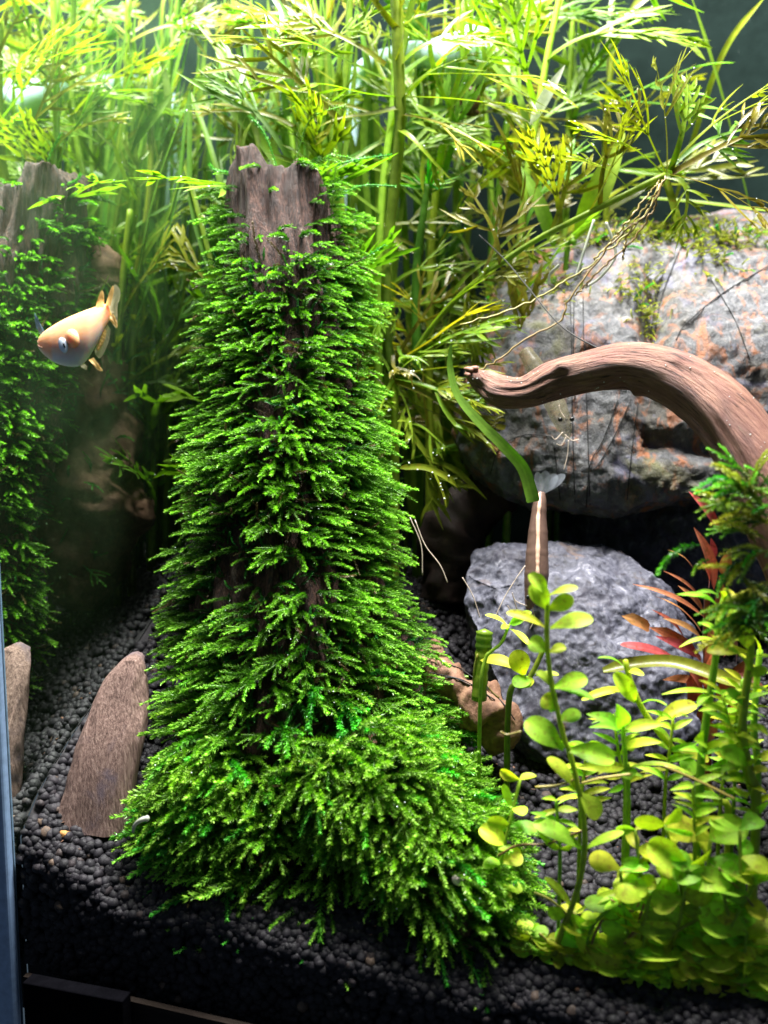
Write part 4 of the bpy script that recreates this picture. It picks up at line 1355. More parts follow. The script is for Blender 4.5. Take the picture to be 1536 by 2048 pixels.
for (px, D, top, nl, lean, lb) in (
        (95, 36, -40, 11, 10, 'forked water sprite mirrored in the side glass above the log reflection'), (190, 38.5, -60, 8, -40, 'pale hazy water sprite mirrored high in the side glass'), (260, 37, 150, 8, 40, 'water sprite mirrored just beside the reflected log'),
        (330, 39, 260, 7, -40, 'water sprite close to the tank corner behind the log'), (230, 36.5, 420, 10, 30, 'short water sprite mirrored above the fish tail'), (300, 41, 500, 9, 20, 'low water sprite mirrored between the two logs'), (360, 40, 640, 8, -20, 'lowest olive green sprite in the gap beside the log'),
        (300, 38.5, 690, 16, 20, 'leafy low sprite filling the gap between log and reflection'), (345, 40.5, 720, 16, -10, 'leafy low sprite near the log bark in the gap'), (270, 40, 800, 14, 15, 'lowest sprite just above the dark soil in the gap')):
    back_sprite(px, D, top, nl, lb, ['sprite', 'blade', 'blade'], lean, True, 1060)

# --- ribbon-leaved plants
def ribbons(px, D, label, n, top=(-80, 150), spread=70, w=(.2, .34), mirrored=False, bot=1000, mat='blade'):
    f = (lambda p: mir(p)) if mirrored else (lambda p: np.asarray(p))
    b0 = on_soil(f(at(px, bot, D)))
    t_ = plant('ribbon_grass', label, 'aquatic plant', b0, 'tall ribbon leaved plants')
    for k in range(n):
        tx = px + rp.gauss(0, spread); ty = rp.uniform(*top)
        dd = D + rp.gauss(0, .8)
        mx_ = px + (tx - px) * .35
        pts_ = [b0 + np.array([rp.gauss(0, .25), rp.gauss(0, .25), 0]), f(at(mx_, bot * .55 + ty * .45, dd)), f(at(px + (tx - px) * .8, bot * .2 + ty * .8, dd)), f(at(tx + rp.gauss(0, 40), ty, dd))]
        pts_ = [np.array([max(p[0], .12), min(p[1], TANK_D - .2), p[2]]) for p in pts_]
        strap(pts_, rp.uniform(*w), t_, mat)
    return t_


LR = 'clump of tall narrow ribbon leaves rising behind the mossy log'
for (px, D, n) in ((560, 38.5, 9), (620, 37, 8), (690, 39.5, 9), (760, 38, 9), (830, 40, 8), (900, 42, 8)):
    ribbons(px, D, LR, n, mirrored=False)
LR2 = 'clump of ribbon leaves near the corner, doubled by the side glass'
for (px, D, n, top) in ((430, 41, 6, (-60, 200)), (380, 42, 5, (-60, 300)), (250, 40, 4, (0, 400)), (160, 40, 4, (-60, 200)), (310, 40, 6, (550, 800)), (350, 42, 6, (600, 850))):
    ribbons(px, D, LR2, n, top, 60, (.18, .3), True, 1080)
# sharp single ribbons in front of the glass at the upper left
rb = plant('ribbon_grass', 'ribbon plant with crisp narrow blades crossing before the dark corner', 'aquatic plant', on_soil(at(470, 1000, 35.5)), 'tall ribbon leaved plants')
for pts_, w_ in (([(480, 700), (450, 420), (405, 250), (340, 100)], .24), ([(470, 720), (395, 420), (345, 250), (300, 120)], .22), ([(620, 420), (540, 300), (470, 220), (436, 172)], .5), ([(560, 600), (520, 300), (460, 140), (380, 30)], .26), ([(455, 640), (385, 420), (378, 200), (352, 60)], .2)):
    strap([at(x, y, 35.2 + .3 * k) for k, (x, y) in enumerate(pts_)], w_, rb)
gr_ = plant('ribbon_grass', 'pair of bright straight blades against the dark back glass', 'aquatic plant', on_soil(at(1480, 500, 43)), 'tall ribbon leaved plants')
strap([at(1500, 420, 40), at(1440, 180, 38), at(1372, -40, 37)], .36, gr_, 'blade')
strap([at(1350, 400, 40), at(1440, 120, 38), at(1540, -20, 37)], .24, gr_, 'sprite')
strap([at(1280, 395, 37), at(1400, 405, 36), at(1560, 425, 35.5)], .22, gr_, 'blade')
strap([at(1330, 355, 31.4), at(1350, 420, 31.2), at(1365, 480, 31.1)], .26, gr_, 'sprite')
# broad pale blade
wd = plant('broad_leaf_plant', 'single broad pale green leaf leaning above the rock', 'aquatic plant', on_soil(at(1120, 700, 37)))
leaf(at(1150, 480, 36), at(1250, 265, 35), 1.0, .8, 'lance', .1, .08, mb=None).build('leaf', M['blade'], wd)
leaf(at(1110, 500, 36), at(1040, 330, 35.6), .6, .8, 'lance', .1, .08).build('leaf', M['blade'], wd)
leaf(at(1060, 250, 34), at(1130, 130, 33), .45, .8, 'lance', .05, .08, a=(.9, 1.1)).build('leaf', M['white_root'], wd)
stem([on_soil(at(1120, 700, 37)), at(1130, 560, 36.5), at(1150, 480, 36)], .12, .1, wd)
# fine feathery one
for (px, py, D, lb) in ((855, 350, 35, 'bright green fine feathery sprig in front of the ribbon leaves'),):
    fn = plant('feathery_plant', lb, 'aquatic plant', on_soil(at(840, 900, 35)))
    stem([at(835, 760, 35), at(832, 560, 35), at(845, 440, 35), at(855, 370, 35)], .2, .12, fn, 'blade')
    for k in range(30):
        a_ = random.uniform(-1.5, 1.5)
        L = random.uniform(25, 75)
        strap([at(855, 395 - random.random() * 30, 35), at(855 + math.sin(a_) * L * .6, 380 - math.cos(a_) * L * .6, 34.8), at(855 + math.sin(a_) * L, 380 - math.cos(a_) * L * .9, 34.6)], .07, fn, 'fine', n=8)

# dead leaf blade drifting before the hollow
m = MB()
P = spline([at(902, 690, 28.6), at(900, 735, 28.6), at(915, 790, 28.5), at(955, 840, 28.4), at(1005, 890, 28.3), at(1045, 935, 28.3), at(1062, 985, 28.3), at(1066, 1004, 28.3)], 40)
t = np.linspace(0, 1, 40)
ribbon(m, P, np.interp(t, [0, .15, .5, .8, .97, 1], [.07, .22, .33, .40, .46, .40]) * (1 + .05 * vnoise(P * 4, 3)), -FWD + .3 * ZUP + .25 * np.stack([np.sin(t * 7), 0 * t, np.cos(t * 5)], 1), .05, .25 + .75 * np.sin(t * 3), 11)
tag(m.build('torn_leaf', M['fine']), 'loose torn green leaf strip hanging below the branch tip', 'leaf')

# ------------------------------------------------------------------ stem plants at the lower right
def c7(x, y):
    return 768 + x / 2, 1000 + y / 2


def c8(x, y):
    return 768 + x / 2, 1500 + y / 2


def safe(p):
    p = np.asarray(p, float)
    p[1] = max(p[1], .25)
    return p


def stem_plant(label, spath, D, leaves, r=.085, name='stem_plant', group='round leaved stem plants', mat='lime', dtop=0.0, smat='stem', sa=(.4, 1.0), kind='spat'):
    base = safe(at(*spath[-1], D))
    t_ = plant(name, label, 'aquatic plant', base, group)
    n_ = len(spath)
    P_ = [safe(at(x, y, D + dtop * (1 - k / (n_ - 1)))) for k, (x, y) in enumerate(spath)]
    gb = P_[-1].copy(); gb[2] = min(gb[2] - .3, soil_h(gb[0], gb[1]) - .2)
    r = r * .8
    stem(P_[::-1] if gb[2] > P_[-1][2] - .4 else [gb] + P_[::-1], r * 1.1, r * .8, t_, smat, a=sa)
    S_ = spline(P_, 60)
    sx, sy, sD = proj(S_)
    for lf in leaves:
        (x0, y0), (x1, y1), w_ = lf[0], lf[1], lf[2]
        nm = lf[3] if len(lf) > 3 else .55
        dz = lf[4] if len(lf) > 4 else random.uniform(-.9, .1)
        kk = np.argmin((sx - x0) ** 2 + (sy - y0) ** 2)
        leaf(safe(at(x0, y0, sD[kk])), safe(at(x1, y1, sD[kk] + dz)), w_ * .85 * sD[kk] / F_PX, nm, kind, random.uniform(.05, .16), random.uniform(.06, .2)).build('leaf', M[mat], t_)
    return t_


A7 = lambda L: [(c7(*a_), c7(*b_), *r_) for a_, b_, *r_ in L]
A8 = lambda L: [(c8(*a_), c8(*b_), *r_) for a_, b_, *r_ in L]
lvA = A7([((655, 380), (580, 298), 34, .6), ((662, 380), (775, 352), 24, .4), ((655, 440), (583, 355), 46, .75), ((655, 440), (755, 400), 40, .7), ((650, 512), (484, 462), 26, .45), ((665, 512), (836, 478), 44, .5),
          ((650, 606), (576, 570), 44, .7), ((655, 612), (728, 598), 30, .5), ((668, 750), (600, 708), 26, .4), ((678, 750), (812, 730), 44, .5), ((680, 752), (840, 804), 24, .5), ((690, 832), (630, 800), 46, .8), ((695, 880), (785, 875), 34, .6), ((690, 840), (650, 870), 30, .6),
          ((718, 1000), (548, 935), 60, .6), ((730, 1000), (922, 1050), 52, .55)])
lvA += A8([((770, 160), (640, 85), 40, .5), ((780, 170), (860, 280), 50, .5), ((795, 400), (590, 320), 44, .55), ((800, 400), (960, 345), 24, .4), ((770, 650), (960, 560), 20, .4), ((755, 665), (830, 800), 60, .6), ((760, 640), (640, 520), 26, .5), ((690, 860), (610, 860), 56, .7)])
stem_plant('tallest bright lime stem plant with paired spoon shaped leaves before the boulder', [c7(655, 375), c7(650, 560), c7(665, 730), c7(690, 850), c7(720, 980), c8(735, 10), c8(770, 150), c8(795, 300), c8(800, 420), c8(785, 540), c8(755, 660), c8(700, 810), c8(672, 900), c8(668, 990)], 22.7, lvA, .095)
stem_plant('short forked sprig with narrow leaves beside the cut stem', [c7(500, 500), c7(470, 570), c7(430, 605), c7(405, 640), c7(385, 790)], 26.5,
           A7([((500, 510), (405, 460), 20, .4), ((500, 500), (590, 450), 24, .4), ((505, 515), (580, 580), 18, .4), ((490, 520), (470, 515), 16, .6), ((505, 495), (560, 480), 20, .6)]), .07)
# cut thick stem
cs = plant('cut_stem', 'thick green stem cut off square, standing on the dark soil', 'aquatic plant', on_soil(at(955, 1400, 28)))
stem([at(958, 1400, 27.6), at(962, 1340, 27.6), at(967, 1295, 27.6)], .23, .23, cs, n=14, a=(.5, .8))
stem([at(967, 1297, 27.6), at(968, 1280, 27.6), at(969, 1264, 27.6)], .25, .26, cs, n=8, a=(.0, .2))
leaf(at(960, 1320, 27.4), at(1045, 1343, 26.8), .46, .35, 'lance', .15, .1).build('leaf', M['lime'], cs)
stem([at(955, 1308, 27.4), at(948, 1345, 27.5), at(946, 1385, 27.6)], .03, .03, cs, 'root', n=10, name='root')
stem([at(975, 1372, 27.5), at(985, 1385, 27.4), at(998, 1396, 27.3)], .03, .03, cs, 'root', n=8, name='root')
stem_plant('leaning thick stem with oval leaves in front of the boulder edge', [c7(640, 590), c7(600, 680), c7(560, 740), c7(500, 800)], 26.6, A7([((560, 700), (525, 600), 50, .8), ((590, 710), (520, 745), 40, .6), ((600, 705), (700, 700), 20, .3), ((545, 750), (600, 720), 24, .4)]), .11, sa=(.1, .4))
stem_plant('yellow green stem leaning over the boulder with sparse narrow leaves', [c7(965, 640), c7(985, 720), c7(1030, 830), c7(1100, 930), c7(1180, 1020), c7(1260, 1110), c8(1330, 200), c8(1380, 250)], 24.6,
           A7([((970, 680), (855, 632), 18, .3), ((975, 690), (1040, 700), 16, .3), ((1005, 810), (920, 690), 40, .8), ((1000, 770), (790, 800), 22, .35), ((1020, 820), (1130, 822), 16, .2), ((1085, 890), (1250, 820), 40, .4), ((1150, 990), (1300, 1040), 36, .5), ((1180, 1020), (1240, 1100), 40, .6)]), .12, sa=(.7, 1))
stem_plant('green star topped sprig with narrow pointed leaves', [c7(955, 900), c7(962, 1000), c7(968, 1080), c8(972, 60), c8(975, 180), c8(975, 280)], 23.8,
           A7([((950, 915), (810, 855), 34, .5), ((955, 910), (930, 815), 40, .8), ((965, 915), (1120, 895), 30, .4), ((950, 940), (820, 910), 22, .4), ((960, 950), (1000, 1000), 40, .7), ((962, 990), (1110, 970), 24, .4), ((965, 1070), (770, 1070), 28, .4), ((968, 1080), (985, 1118), 44, .9), ((970, 1075), (1240, 1100), 20, .3)]), .09, kind='lance')
stem_plant('upright green stem with narrow downcurved leaves beside the red plant', [c7(1365, 380), c7(1340, 480), c7(1325, 640), c7(1300, 800), c7(1280, 950), c7(1265, 1100)], 23.6,
           A7([((1360, 390), (1345, 365), 26, .8), ((1365, 390), (1395, 365), 36, .8), ((1345, 440), (1170, 378), 22, .35), ((1340, 385), (1240, 372), 16, .3), ((1345, 450), (1520, 450), 16, .3), ((1335, 540), (1255, 490), 22, .4), ((1335, 550), (1420, 560), 24, .4), ((1330, 560), (1180, 590), 16, .3), ((1320, 545), (1330, 560), 30, .8), ((1310, 770), (1110, 778), 16, .25), ((1300, 780), (1250, 830), 20, .4), ((1280, 960), (1240, 960), 40, .7), ((1275, 1000), (1400, 960), 26, .4), ((1275, 1040), (1180, 1000), 22, .4)]), .13, sa=(.6, 1), kind='lance')
stem_plant('taller green stem right of the red plant with pale drooping leaves', [c7(1470, 560), c7(1460, 680), c7(1440, 820), c7(1435, 950), c7(1460, 1080), c8(1470, 120), c8(1490, 220)], 23.0,
           A7([((1465, 600), (1420, 500), 40, .6), ((1465, 610), (1290, 605), 34, .4), ((1460, 690), (1380, 600), 40, .5), ((1465, 640), (1536, 630), 26, .4), ((1450, 700), (1536, 680), 26, .4), ((1445, 760), (1536, 770), 24, .4), ((1440, 830), (1370, 760), 30, .5), ((1440, 960), (1340, 960), 34, .5), ((1445, 900), (1536, 940), 24, .4), ((1455, 1060), (1340, 1000), 44, .6), ((1460, 1080), (1536, 1080), 24, .4)]), .15, sa=(.6, 1))
stem_plant('green stem at the very edge under the branch moss', [(1520, 1300), (1512, 1380), (1508, 1460), (1515, 1560)], 23.8, [((1516, 1340), (1440, 1290), 22, .4), ((1512, 1400), (1560, 1370), 22, .4), ((1510, 1440), (1430, 1420), 20, .4), ((1512, 1500), (1450, 1470), 24, .5), ((1512, 1520), (1570, 1500), 24, .5), ((1518, 1310), (1480, 1260), 22, .5)], .12, kind='lance')
# loose long olive blade lying across
fb = plant('fallen_blade', 'long ribbed olive leaf blade lying across the red plant', 'leaf', at(1300, 1330, 25.6))
strap([at(1206, 1342, 26), at(1270, 1328, 25.8), at(1340, 1325, 25.4), at(1400, 1340, 25.0), at(1470, 1365, 24.6), at(1560, 1385, 24.3)], .40, fb, 'olive', nmix=.6, fold=.22)
# red plant
rd = plant('red_plant', 'red leaved plant with long narrow leaves growing between the rocks', 'aquatic plant', on_soil(at(1420, 1470, 28.5)))
stem([on_soil(at(1420, 1480, 28.2)), at(1415, 1380, 28), at(1412, 1280, 27.8), at(1415, 1180, 27.6)], .12, .09, rd, 'red')
def c6(x, y):
    return 1150 + x * 386 / 1536, 900 + y * 500 / 1990
for (b0, t0, w_, nm, kd) in (((1150, 660), (905, 330), 34, .7, 'lance'), ((1105, 1110), (945, 615), 44, .75, 'lance'), ((1030, 1330), (460, 1068), 22, .45, 'lance'), ((1000, 1180), (705, 962), 14, .4, 'lance'), ((1010, 1460), (640, 1165), 22, .45, 'lance'),
                           ((960, 1620), (585, 1410), 36, .6, 'strap'), ((590, 1420), (370, 1320), 34, .6, 'strap'), ((870, 1500), (610, 1270), 20, .5, 'lance'), ((900, 1740), (360, 1550), 36, .55, 'spat'), ((940, 940), (740, 795), 10, .4, 'lance'), ((1060, 1100), (1000, 880), 30, .6, 'lance'),
                           ((1050, 1700), (1070, 1400), 50, .7, 'lance'), ((950, 2000), (930, 1760), 44, .8, 'strap'), ((1060, 1900), (1090, 1620), 40, .7, 'lance'), ((1280, 1700), (1180, 1380), 40, .6, 'lance'), ((1260, 1500), (1380, 1350), 26, .5, 'lance'), ((1100, 1350), (1150, 1000), 40, .6, 'lance'),
                           ((1200, 1900), (1440, 1640), 36, .5, 'lance'), ((1250, 1800), (1500, 1880), 34, .5, 'lance'), ((1150, 2000), (1300, 1750), 44, .6, 'lance'), ((1000, 2150), (1120, 2000), 50, .7, 'lance'), ((1200, 2200), (1260, 2000), 50, .6, 'lance'), ((1100, 2300), (1000, 2150), 50, .6, 'lance'), ((1000, 1720), (960, 1640), 34, .7, 'lance'),
                           ((1240, 2100), (1340, 1950), 40, .6, 'lance'), ((1180, 1650), (1240, 1450), 36, .6, 'lance'), ((1260, 340), (1245, 220), 16, .5, 'lance'), ((1010, 1500), (700, 1340), 26, .5, 'lance'), ((1000, 1650), (640, 1480), 30, .55, 'lance'), ((980, 1750), (500, 1680), 30, .5, 'lance'), ((1020, 1280), (820, 1080), 22, .5, 'lance'), ((1120, 1000), (1040, 760), 30, .7, 'lance'), ((990, 1850), (700, 1830), 30, .5, 'lance'), ((1080, 900), (1080, 700), 30, .7, 'lance'), ((1010, 1900), (880, 1720), 36, .7, 'lance'), ((1180, 1000), (1240, 780), 34, .6, 'lance')):
    x0, y0 = c6(*b0); x1, y1 = c6(*t0)
    dd = random.uniform(25.9, 26.8)
    leaf(at(x0, y0, dd), at(x1, y1, dd - random.uniform(.2, .8)), w_ * dd / F_PX * .72, nm, kd, .08, .12).build('leaf', M['red'], rd)
# second red tuft at the far edge
# round-leaved carpet in the near corner
LC = [((1210, 1720), (1180, 1840), [((330, 200), 0)]), ]
rc = random.Random(3)
def round_sprig(px, py, D, n, size, label, hgt=60):
    D = D + .8
    b0 = safe(at(px + rc.gauss(0, 60), py, D + rc.uniform(0, .8))); b0[2] = soil_h(b0[0], b0[1])
    t_ = plant('round_leaf_plant', label, 'aquatic plant', b0, 'low round leaved plants in the near corner')
    bx, by, bD = proj(b0[None]); bx, by = float(bx[0]), float(by[0])
    P_ = spline([b0, safe(at(px * .5 + bx * .5 + rc.gauss(0, 10), py * .5 + by * .5, D)), safe(at(px, py, D))], 16)
    m_ = MB(); tube(m_, P_, .045, 7, .7); m_.build('stem', M['stem'], t_)
    for k in range(n):
        a_ = k * 2.39 + rc.random()
        p0 = P_[max(2, int(15 - (k // 2) * 2.2))]
        dv = RIGHT * math.cos(a_) + (FH * .6 + UPV * .25) * math.sin(a_) + UPV * rc.uniform(-.1, .35)
        L = size * rc.uniform(.75, 1.2) * D / F_PX
        leaf(p0, safe(p0 + unit(dv) * L), L * rc.uniform(.5, .82), rc.uniform(.25, .9), rc.choice(['round', 'spat', 'spat']), rc.uniform(-.06, .2), rc.uniform(-.05, .25), rc.gauss(0, .35)).build('leaf', M['lime'], t_)


for (px, py, D, n, size, lb) in ((1040, 1560, 23.2, 6, 66, 'sprig of round lime leaves against the moss edge'), (1375, 1730, 21.8, 5, 96, 'brightest round leaved sprig with a large leaf facing up'), (1270, 1660, 22.4, 5, 48, 'small sprig with pale round leaves just right of the tallest stem'),
                                 (1480, 1660, 21.6, 5, 70, 'round leaved sprig near the thick stems'), (1300, 1800, 21.9, 7, 76, 'crowded round leaved sprig in the middle of the near corner'), (1400, 1850, 21.5, 6, 62, 'low round leaved sprig above the dark soil'),
                                 (1180, 1930, 22.0, 5, 92, 'low sprig with one broad oval leaf beside the moss'), (1500, 1890, 21.0, 4, 100, 'large blurred yellow green round leaf by the glass'), (1240, 1740, 22.2, 6, 54, 'yellowish round leaved sprig leaning on the tall stem'),
                                 (1360, 1960, 21.3, 6, 46, 'flat little sprig of round leaves on the soil'), (1055, 1900, 22.4, 5, 46, 'tiny pale green sprig beside the moss tips'), (1440, 1760, 21.6, 6, 62, 'dark green round leaved sprig behind the bright one'),
                                 (1510, 1770, 21.4, 6, 60, 'round leaved sprig cut by the picture edge'), (1330, 1650, 22.2, 5, 54, 'oval leaved sprig over the soil gap'), (1220, 1830, 22.0, 6, 60, 'sprig of mixed round leaves over twisted roots'),
                                 (1290, 1900, 21.6, 6, 52, 'sprig of small round leaves low over the roots'), (1450, 1930, 21.2, 5, 54, 'sprig of dull round leaves low by the glass'), (1375, 2040, 20.4, 4, 80, 'sprig of yellow green leaves at the lowest edge'),
                                 (1130, 1850, 22.2, 4, 56, 'pale sprig rooted under the lower bend of the tallest stem'), (1490, 1990, 20.3, 5, 70, 'lowest dark sprig in the corner by the glass'), (1240, 1975, 21.0, 4, 60, 'sprig with few leaves over bare soil near the glass'), (1100, 1960, 21.8, 4, 50, 'lone little sprig between moss tips and front glass'), (1420, 1680, 22.0, 4, 84, 'upper sprig with broad leaves between the thick stems')):
    round_sprig(px, py, D, n + 14, size * rc.uniform(.65, 1.1), lb)
for (px, py, D, h_, lb) in ((1160, 1640, 24.6, 150, 'thin narrow leaved stem behind the tallest bright stem'), (1250, 1600, 24.4, 170, 'thin narrow leaved stem in the gap over the dark soil'), (1330, 1590, 24.2, 150, 'thin narrow leaved stem leaning towards the red plant'), (1440, 1620, 23.6, 220, 'bushy narrow leaved stem below the branch moss'),
                            (1510, 1650, 23.2, 260, 'bushy narrow leaved stem at the edge below the branch moss'), (1390, 1700, 23.0, 130, 'short narrow leaved stem among the round leaves'), (1120, 1720, 23.6, 120, 'short narrow leaved stem beside the lower moss'), (1470, 1560, 24.4, 200, 'slim stem between the two thick green stems')):
    ln = rc.gauss(0, 30)
    sp = [(px + ln, py - h_), (px + ln * .6, py - h_ * .6), (px + ln * .2, py - h_ * .3), (px, py)]
    lv_ = []
    for q in range(int(h_ / 20)):
        u = q / (h_ / 20)
        x, y = px + ln * (1 - u) ** 1.2, py - h_ * (1 - u)
        for sg in (-1, 1):
            lv_.append(((x, y), (x + sg * rc.uniform(30, 62), y - rc.uniform(-22, 34)), rc.uniform(12, 20), rc.uniform(.3, .7)))
    stem_plant(lb, sp, D, lv_, .06, kind='lance', sa=(.5, 1))
rt = plant('plant_roots', 'thin yellow runner roots tangled over the near soil', 'roots', at(1250, 1850, 22))
for pts_ in ([(975, 1785), (1020, 1755), (1080, 1745), (1130, 1720), (1160, 1705)], [(1055, 1858), (1090, 1870), (1130, 1900)], [(1065, 1950), (1110, 1985), (1140, 1990)], [(1290, 1850), (1270, 1910), (1240, 1960), (1226, 2000)], [(1340, 1885), (1290, 1905), (1250, 1940)], [(1200, 1900), (1180, 1960), (1205, 2020)],
             [(1440, 1750), (1490, 1800), (1530, 1850)], [(1100, 1980), (1150, 2010), (1180, 2046)], [(1220, 1850), (1260, 1870), (1280, 1850)], [(1450, 1990), (1500, 1995), (1536, 1975)], [(1160, 1600), (1200, 1585), (1260, 1570)], [(1330, 1545), (1400, 1570), (1470, 1600)], [(1060, 1620), (1110, 1610), (1150, 1590)], [(1030, 1500), (1000, 1510), (985, 1505)]):
    m = MB(); tube(m, spline([safe(at(x, y, 22.0)) for x, y in pts_], 18), .035, 6, .5); m.build('root', M['root'], rt)

# ------------------------------------------------------------------ fish
FD = 25.9
def fp(x, y, d=0.0):
    """fish pixel from the crop, offset d towards the viewer"""
    return at(x / 3.072, 500 + y / 3.072, FD - d)


fish = thing('fish', 'small peach orange fish with white ringed eye swimming before the side glass', 'fish', fp(450, 560))
tops = [(230, 560), (250, 522), (300, 480), (400, 422), (520, 372), (600, 345), (640, 335), (660, 330)]
bots = [(232, 590), (250, 622), (320, 682), (420, 716), (510, 700), (590, 590), (650, 470), (690, 405)]
Tt, Bt = spline(np.array(tops, float), 34), spline(np.array(bots, float), 34)
m = MB(); nb = 24
rings = []; av = []
for k in range(34):
    c_ = (Tt[k] + Bt[k]) / 2; hv = (Tt[k] - Bt[k]) / 2
    hlen = np.linalg.norm(hv)
    thick = hlen * (.52 if k < 20 else .52 - .02 * (k - 20)) * FD / F_PX / 3.072
    for j in range(nb):
        a_ = 2 * math.pi * j / nb
        q = c_ + hv * math.cos(a_)
        rings.append(fp(q[0], q[1], math.sin(a_) * thick))
        u = .5 + .5 * math.cos(a_)
        av.append(np.clip(u * 1.1 - .1 + (.35 if k < 10 else 0) + (.3 if k > 26 else 0), 0, 1))
i, j = np.meshgrid(np.arange(33), np.arange(nb), indexing='ij'); i, j = i.ravel(), j.ravel()
m.add(np.array(rings), np.stack([i * nb + j, i * nb + (j + 1) % nb, (i + 1) * nb + (j + 1) % nb, (i + 1) * nb + j], 1), np.vstack([[(0, q, q + 1) for q in range(1, nb - 1)], [(33 * nb, 33 * nb + q + 1, 33 * nb + q) for q in range(1, nb - 1)]]), np.array(av))
m.build('body', M['fish'], fish)
ax3 = np.stack([RIGHT, UPV, FWD])
tilt = math.radians(-18)
ax3r = np.stack([RIGHT * math.cos(tilt) - UPV * math.sin(tilt), RIGHT * math.sin(tilt) + UPV * math.cos(tilt), FWD])
m = MB(); ball(m, fp(388, 585, .41), (.13, .225, .04), ICO3, axes=ax3r); eye = m.build('eye', M['fish_white'], fish)
m = MB(); ball(m, fp(394, 585, .44), (.026, .095, .03), ICO2, axes=ax3r); m.build('pupil', M['eye_black'], eye)


m = MB()
ball(m, fp(452, 548, .31), (.22, .30, .185), ICO3, a=.8, axes=ax3r); m.build('gill_cover', M['fish'], fish)
m = MB(); tube(m, spline([fp(233, 585, .06), fp(245, 596, .16), fp(258, 600, .2)], 8), .022, 6); m.build('mouth', M['rootwood'], fish)


def fin(pts, mat, name, rays=9, d=0.0, edge=None):
    """fan fin: root edge (first, last) to outer outline, with rays as relief"""
    root_a, root_b = np.array(pts[0], float), np.array(pts[-1], float)
    outer = spline(np.array(pts[1:-1], float), rays * 4)
    rootl = root_a + (root_b - root_a) * np.linspace(0, 1, rays * 4)[:, None]
    nr = 6
    V_ = []
    for s in np.linspace(0, 1, nr):
        q = rootl * (1 - s) + outer * s
        for k in range(rays * 4):
            V_.append(fp(q[k, 0], q[k, 1], d + .007 * math.sin(k * math.pi / 2) * (1 - .4 * s) + .10 * math.sin(s * 2.2)))
    w_ = rays * 4
    i, j = np.meshgrid(np.arange(nr - 1), np.arange(w_ - 1), indexing='ij'); i, j = i.ravel(), j.ravel()
    mm = MB(); mm.add(np.array(V_), np.stack([i * w_ + j, i * w_ + j + 1, (i + 1) * w_ + j + 1, (i + 1) * w_ + j], 1)); return mm.build(name, M[mat], fish)


fin([(655, 335), (680, 250), (705, 212), (735, 240), (738, 290), (722, 345), (722, 420), (715, 478), (672, 425), (690, 405)], 'fin_tip', 'tail_fin', 12)
fin([(650, 335), (668, 268), (692, 218), (700, 250), (680, 340), (672, 345)], 'fin', 'tail_fin', 5, .03)
fin([(680, 400), (672, 428), (715, 478), (722, 455), (705, 410), (690, 385)], 'fin', 'tail_fin', 5, .03)
fin([(588, 352), (600, 300), (622, 250), (636, 262), (640, 310), (640, 340)], 'fin', 'dorsal_fin', 5)
fin([(660, 455), (680, 490), (668, 560), (640, 630), (612, 665), (585, 640), (580, 615)], 'fin_tip', 'anal_fin', 10)
fin([(640, 480), (655, 500), (640, 560), (605, 620), (590, 610)], 'fin', 'anal_fin', 6, .03)
fin([(545, 675), (560, 690), (600, 735), (632, 742), (610, 710), (575, 660)], 'fin', 'pelvic_fin', 4, .25)
fin([(282, 508), (240, 455), (215, 385), (212, 420), (222, 480), (250, 520)], 'fin_blue', 'pectoral_fin', 5, -.2)
fin([(490, 705), (500, 722), (530, 735), (535, 715), (520, 700)], 'fin_tip', 'pelvic_fin', 4, .2)

# ------------------------------------------------------------------ shrimps
def c9(x, y, D):
    D = D - SHD
    return at(980 + x * 220 / 939, 780 + y * 480 / 2048, D)


def depth_of(bvh, px, py):
    p = drape(bvh, px, py, 0)
    return 99 if p is None else float((p - CAM) @ FWD)


SHD = 30.3 - min(min(depth_of(boul_bvh, x, y) for x, y in ((1060, 1150), (1080, 1180), (1060, 1220), (1090, 1130))) - .35, min(depth_of(rock_bvh, x, y) for x, y in ((1075, 1000), (1110, 960), (1130, 950))) - .25)
sh = thing('shrimp', 'brown shrimp with a pale stripe down its back, clear tail fan raised in the hollow', 'shrimp', c9(400, 1750, 30.4))
cl = [(432, 880, 40, 30.6), (425, 960, 58, 30.5), (415, 1080, 68, 30.45), (410, 1200, 82, 30.4), (405, 1320, 92, 30.35), (400, 1440, 100, 30.3), (398, 1560, 106, 30.25), (385, 1680, 98, 30.2), (360, 1760, 70, 30.15), (335, 1840, 38, 30.1), (325, 1890, 12, 30.1)]
S = spline(cl, 60)
P = np.array([c9(x, y, d) for x, y, r, d in S]); R = S[:, 2] * 220 / 939 * S[:, 3] / F_PX
seg = 1 + .035 * (np.arange(60) % 9 == 0)
m = MB(); tube(m, P, R * seg, 20); m.build('body', M['shrimp'], sh)
m = MB()
SS = spline([(430, 885, 15, 0), (418, 1000, 17, 0), (404, 1120, 17, 0), (397, 1300, 19, 0), (390, 1450, 20, 0), (386, 1580, 16, 0), (380, 1690, 10, 0)], 60)
PP = np.array([P[np.argmin(np.abs(S[:, 1] - y))] for y in SS[:, 1]])
PP = np.array([c9(x, y, 30.3) for x, y, w_, _ in SS])
PP = PP - FWD * (np.interp(SS[:, 1], S[:, 1], R)[:, None] * .98 + (30.3 - np.interp(SS[:, 1], S[:, 1], S[:, 3]))[:, None])
tube(m, PP, SS[:, 2] * 220 / 939 * 30.3 / F_PX * (1 + .18 * fbm(np.stack([SS[:, 1] * .02, 0 * SS[:, 1], 0 * SS[:, 1]], 1), 3, 2)), 8); m.build('back_stripe', M['stripe'], sh)
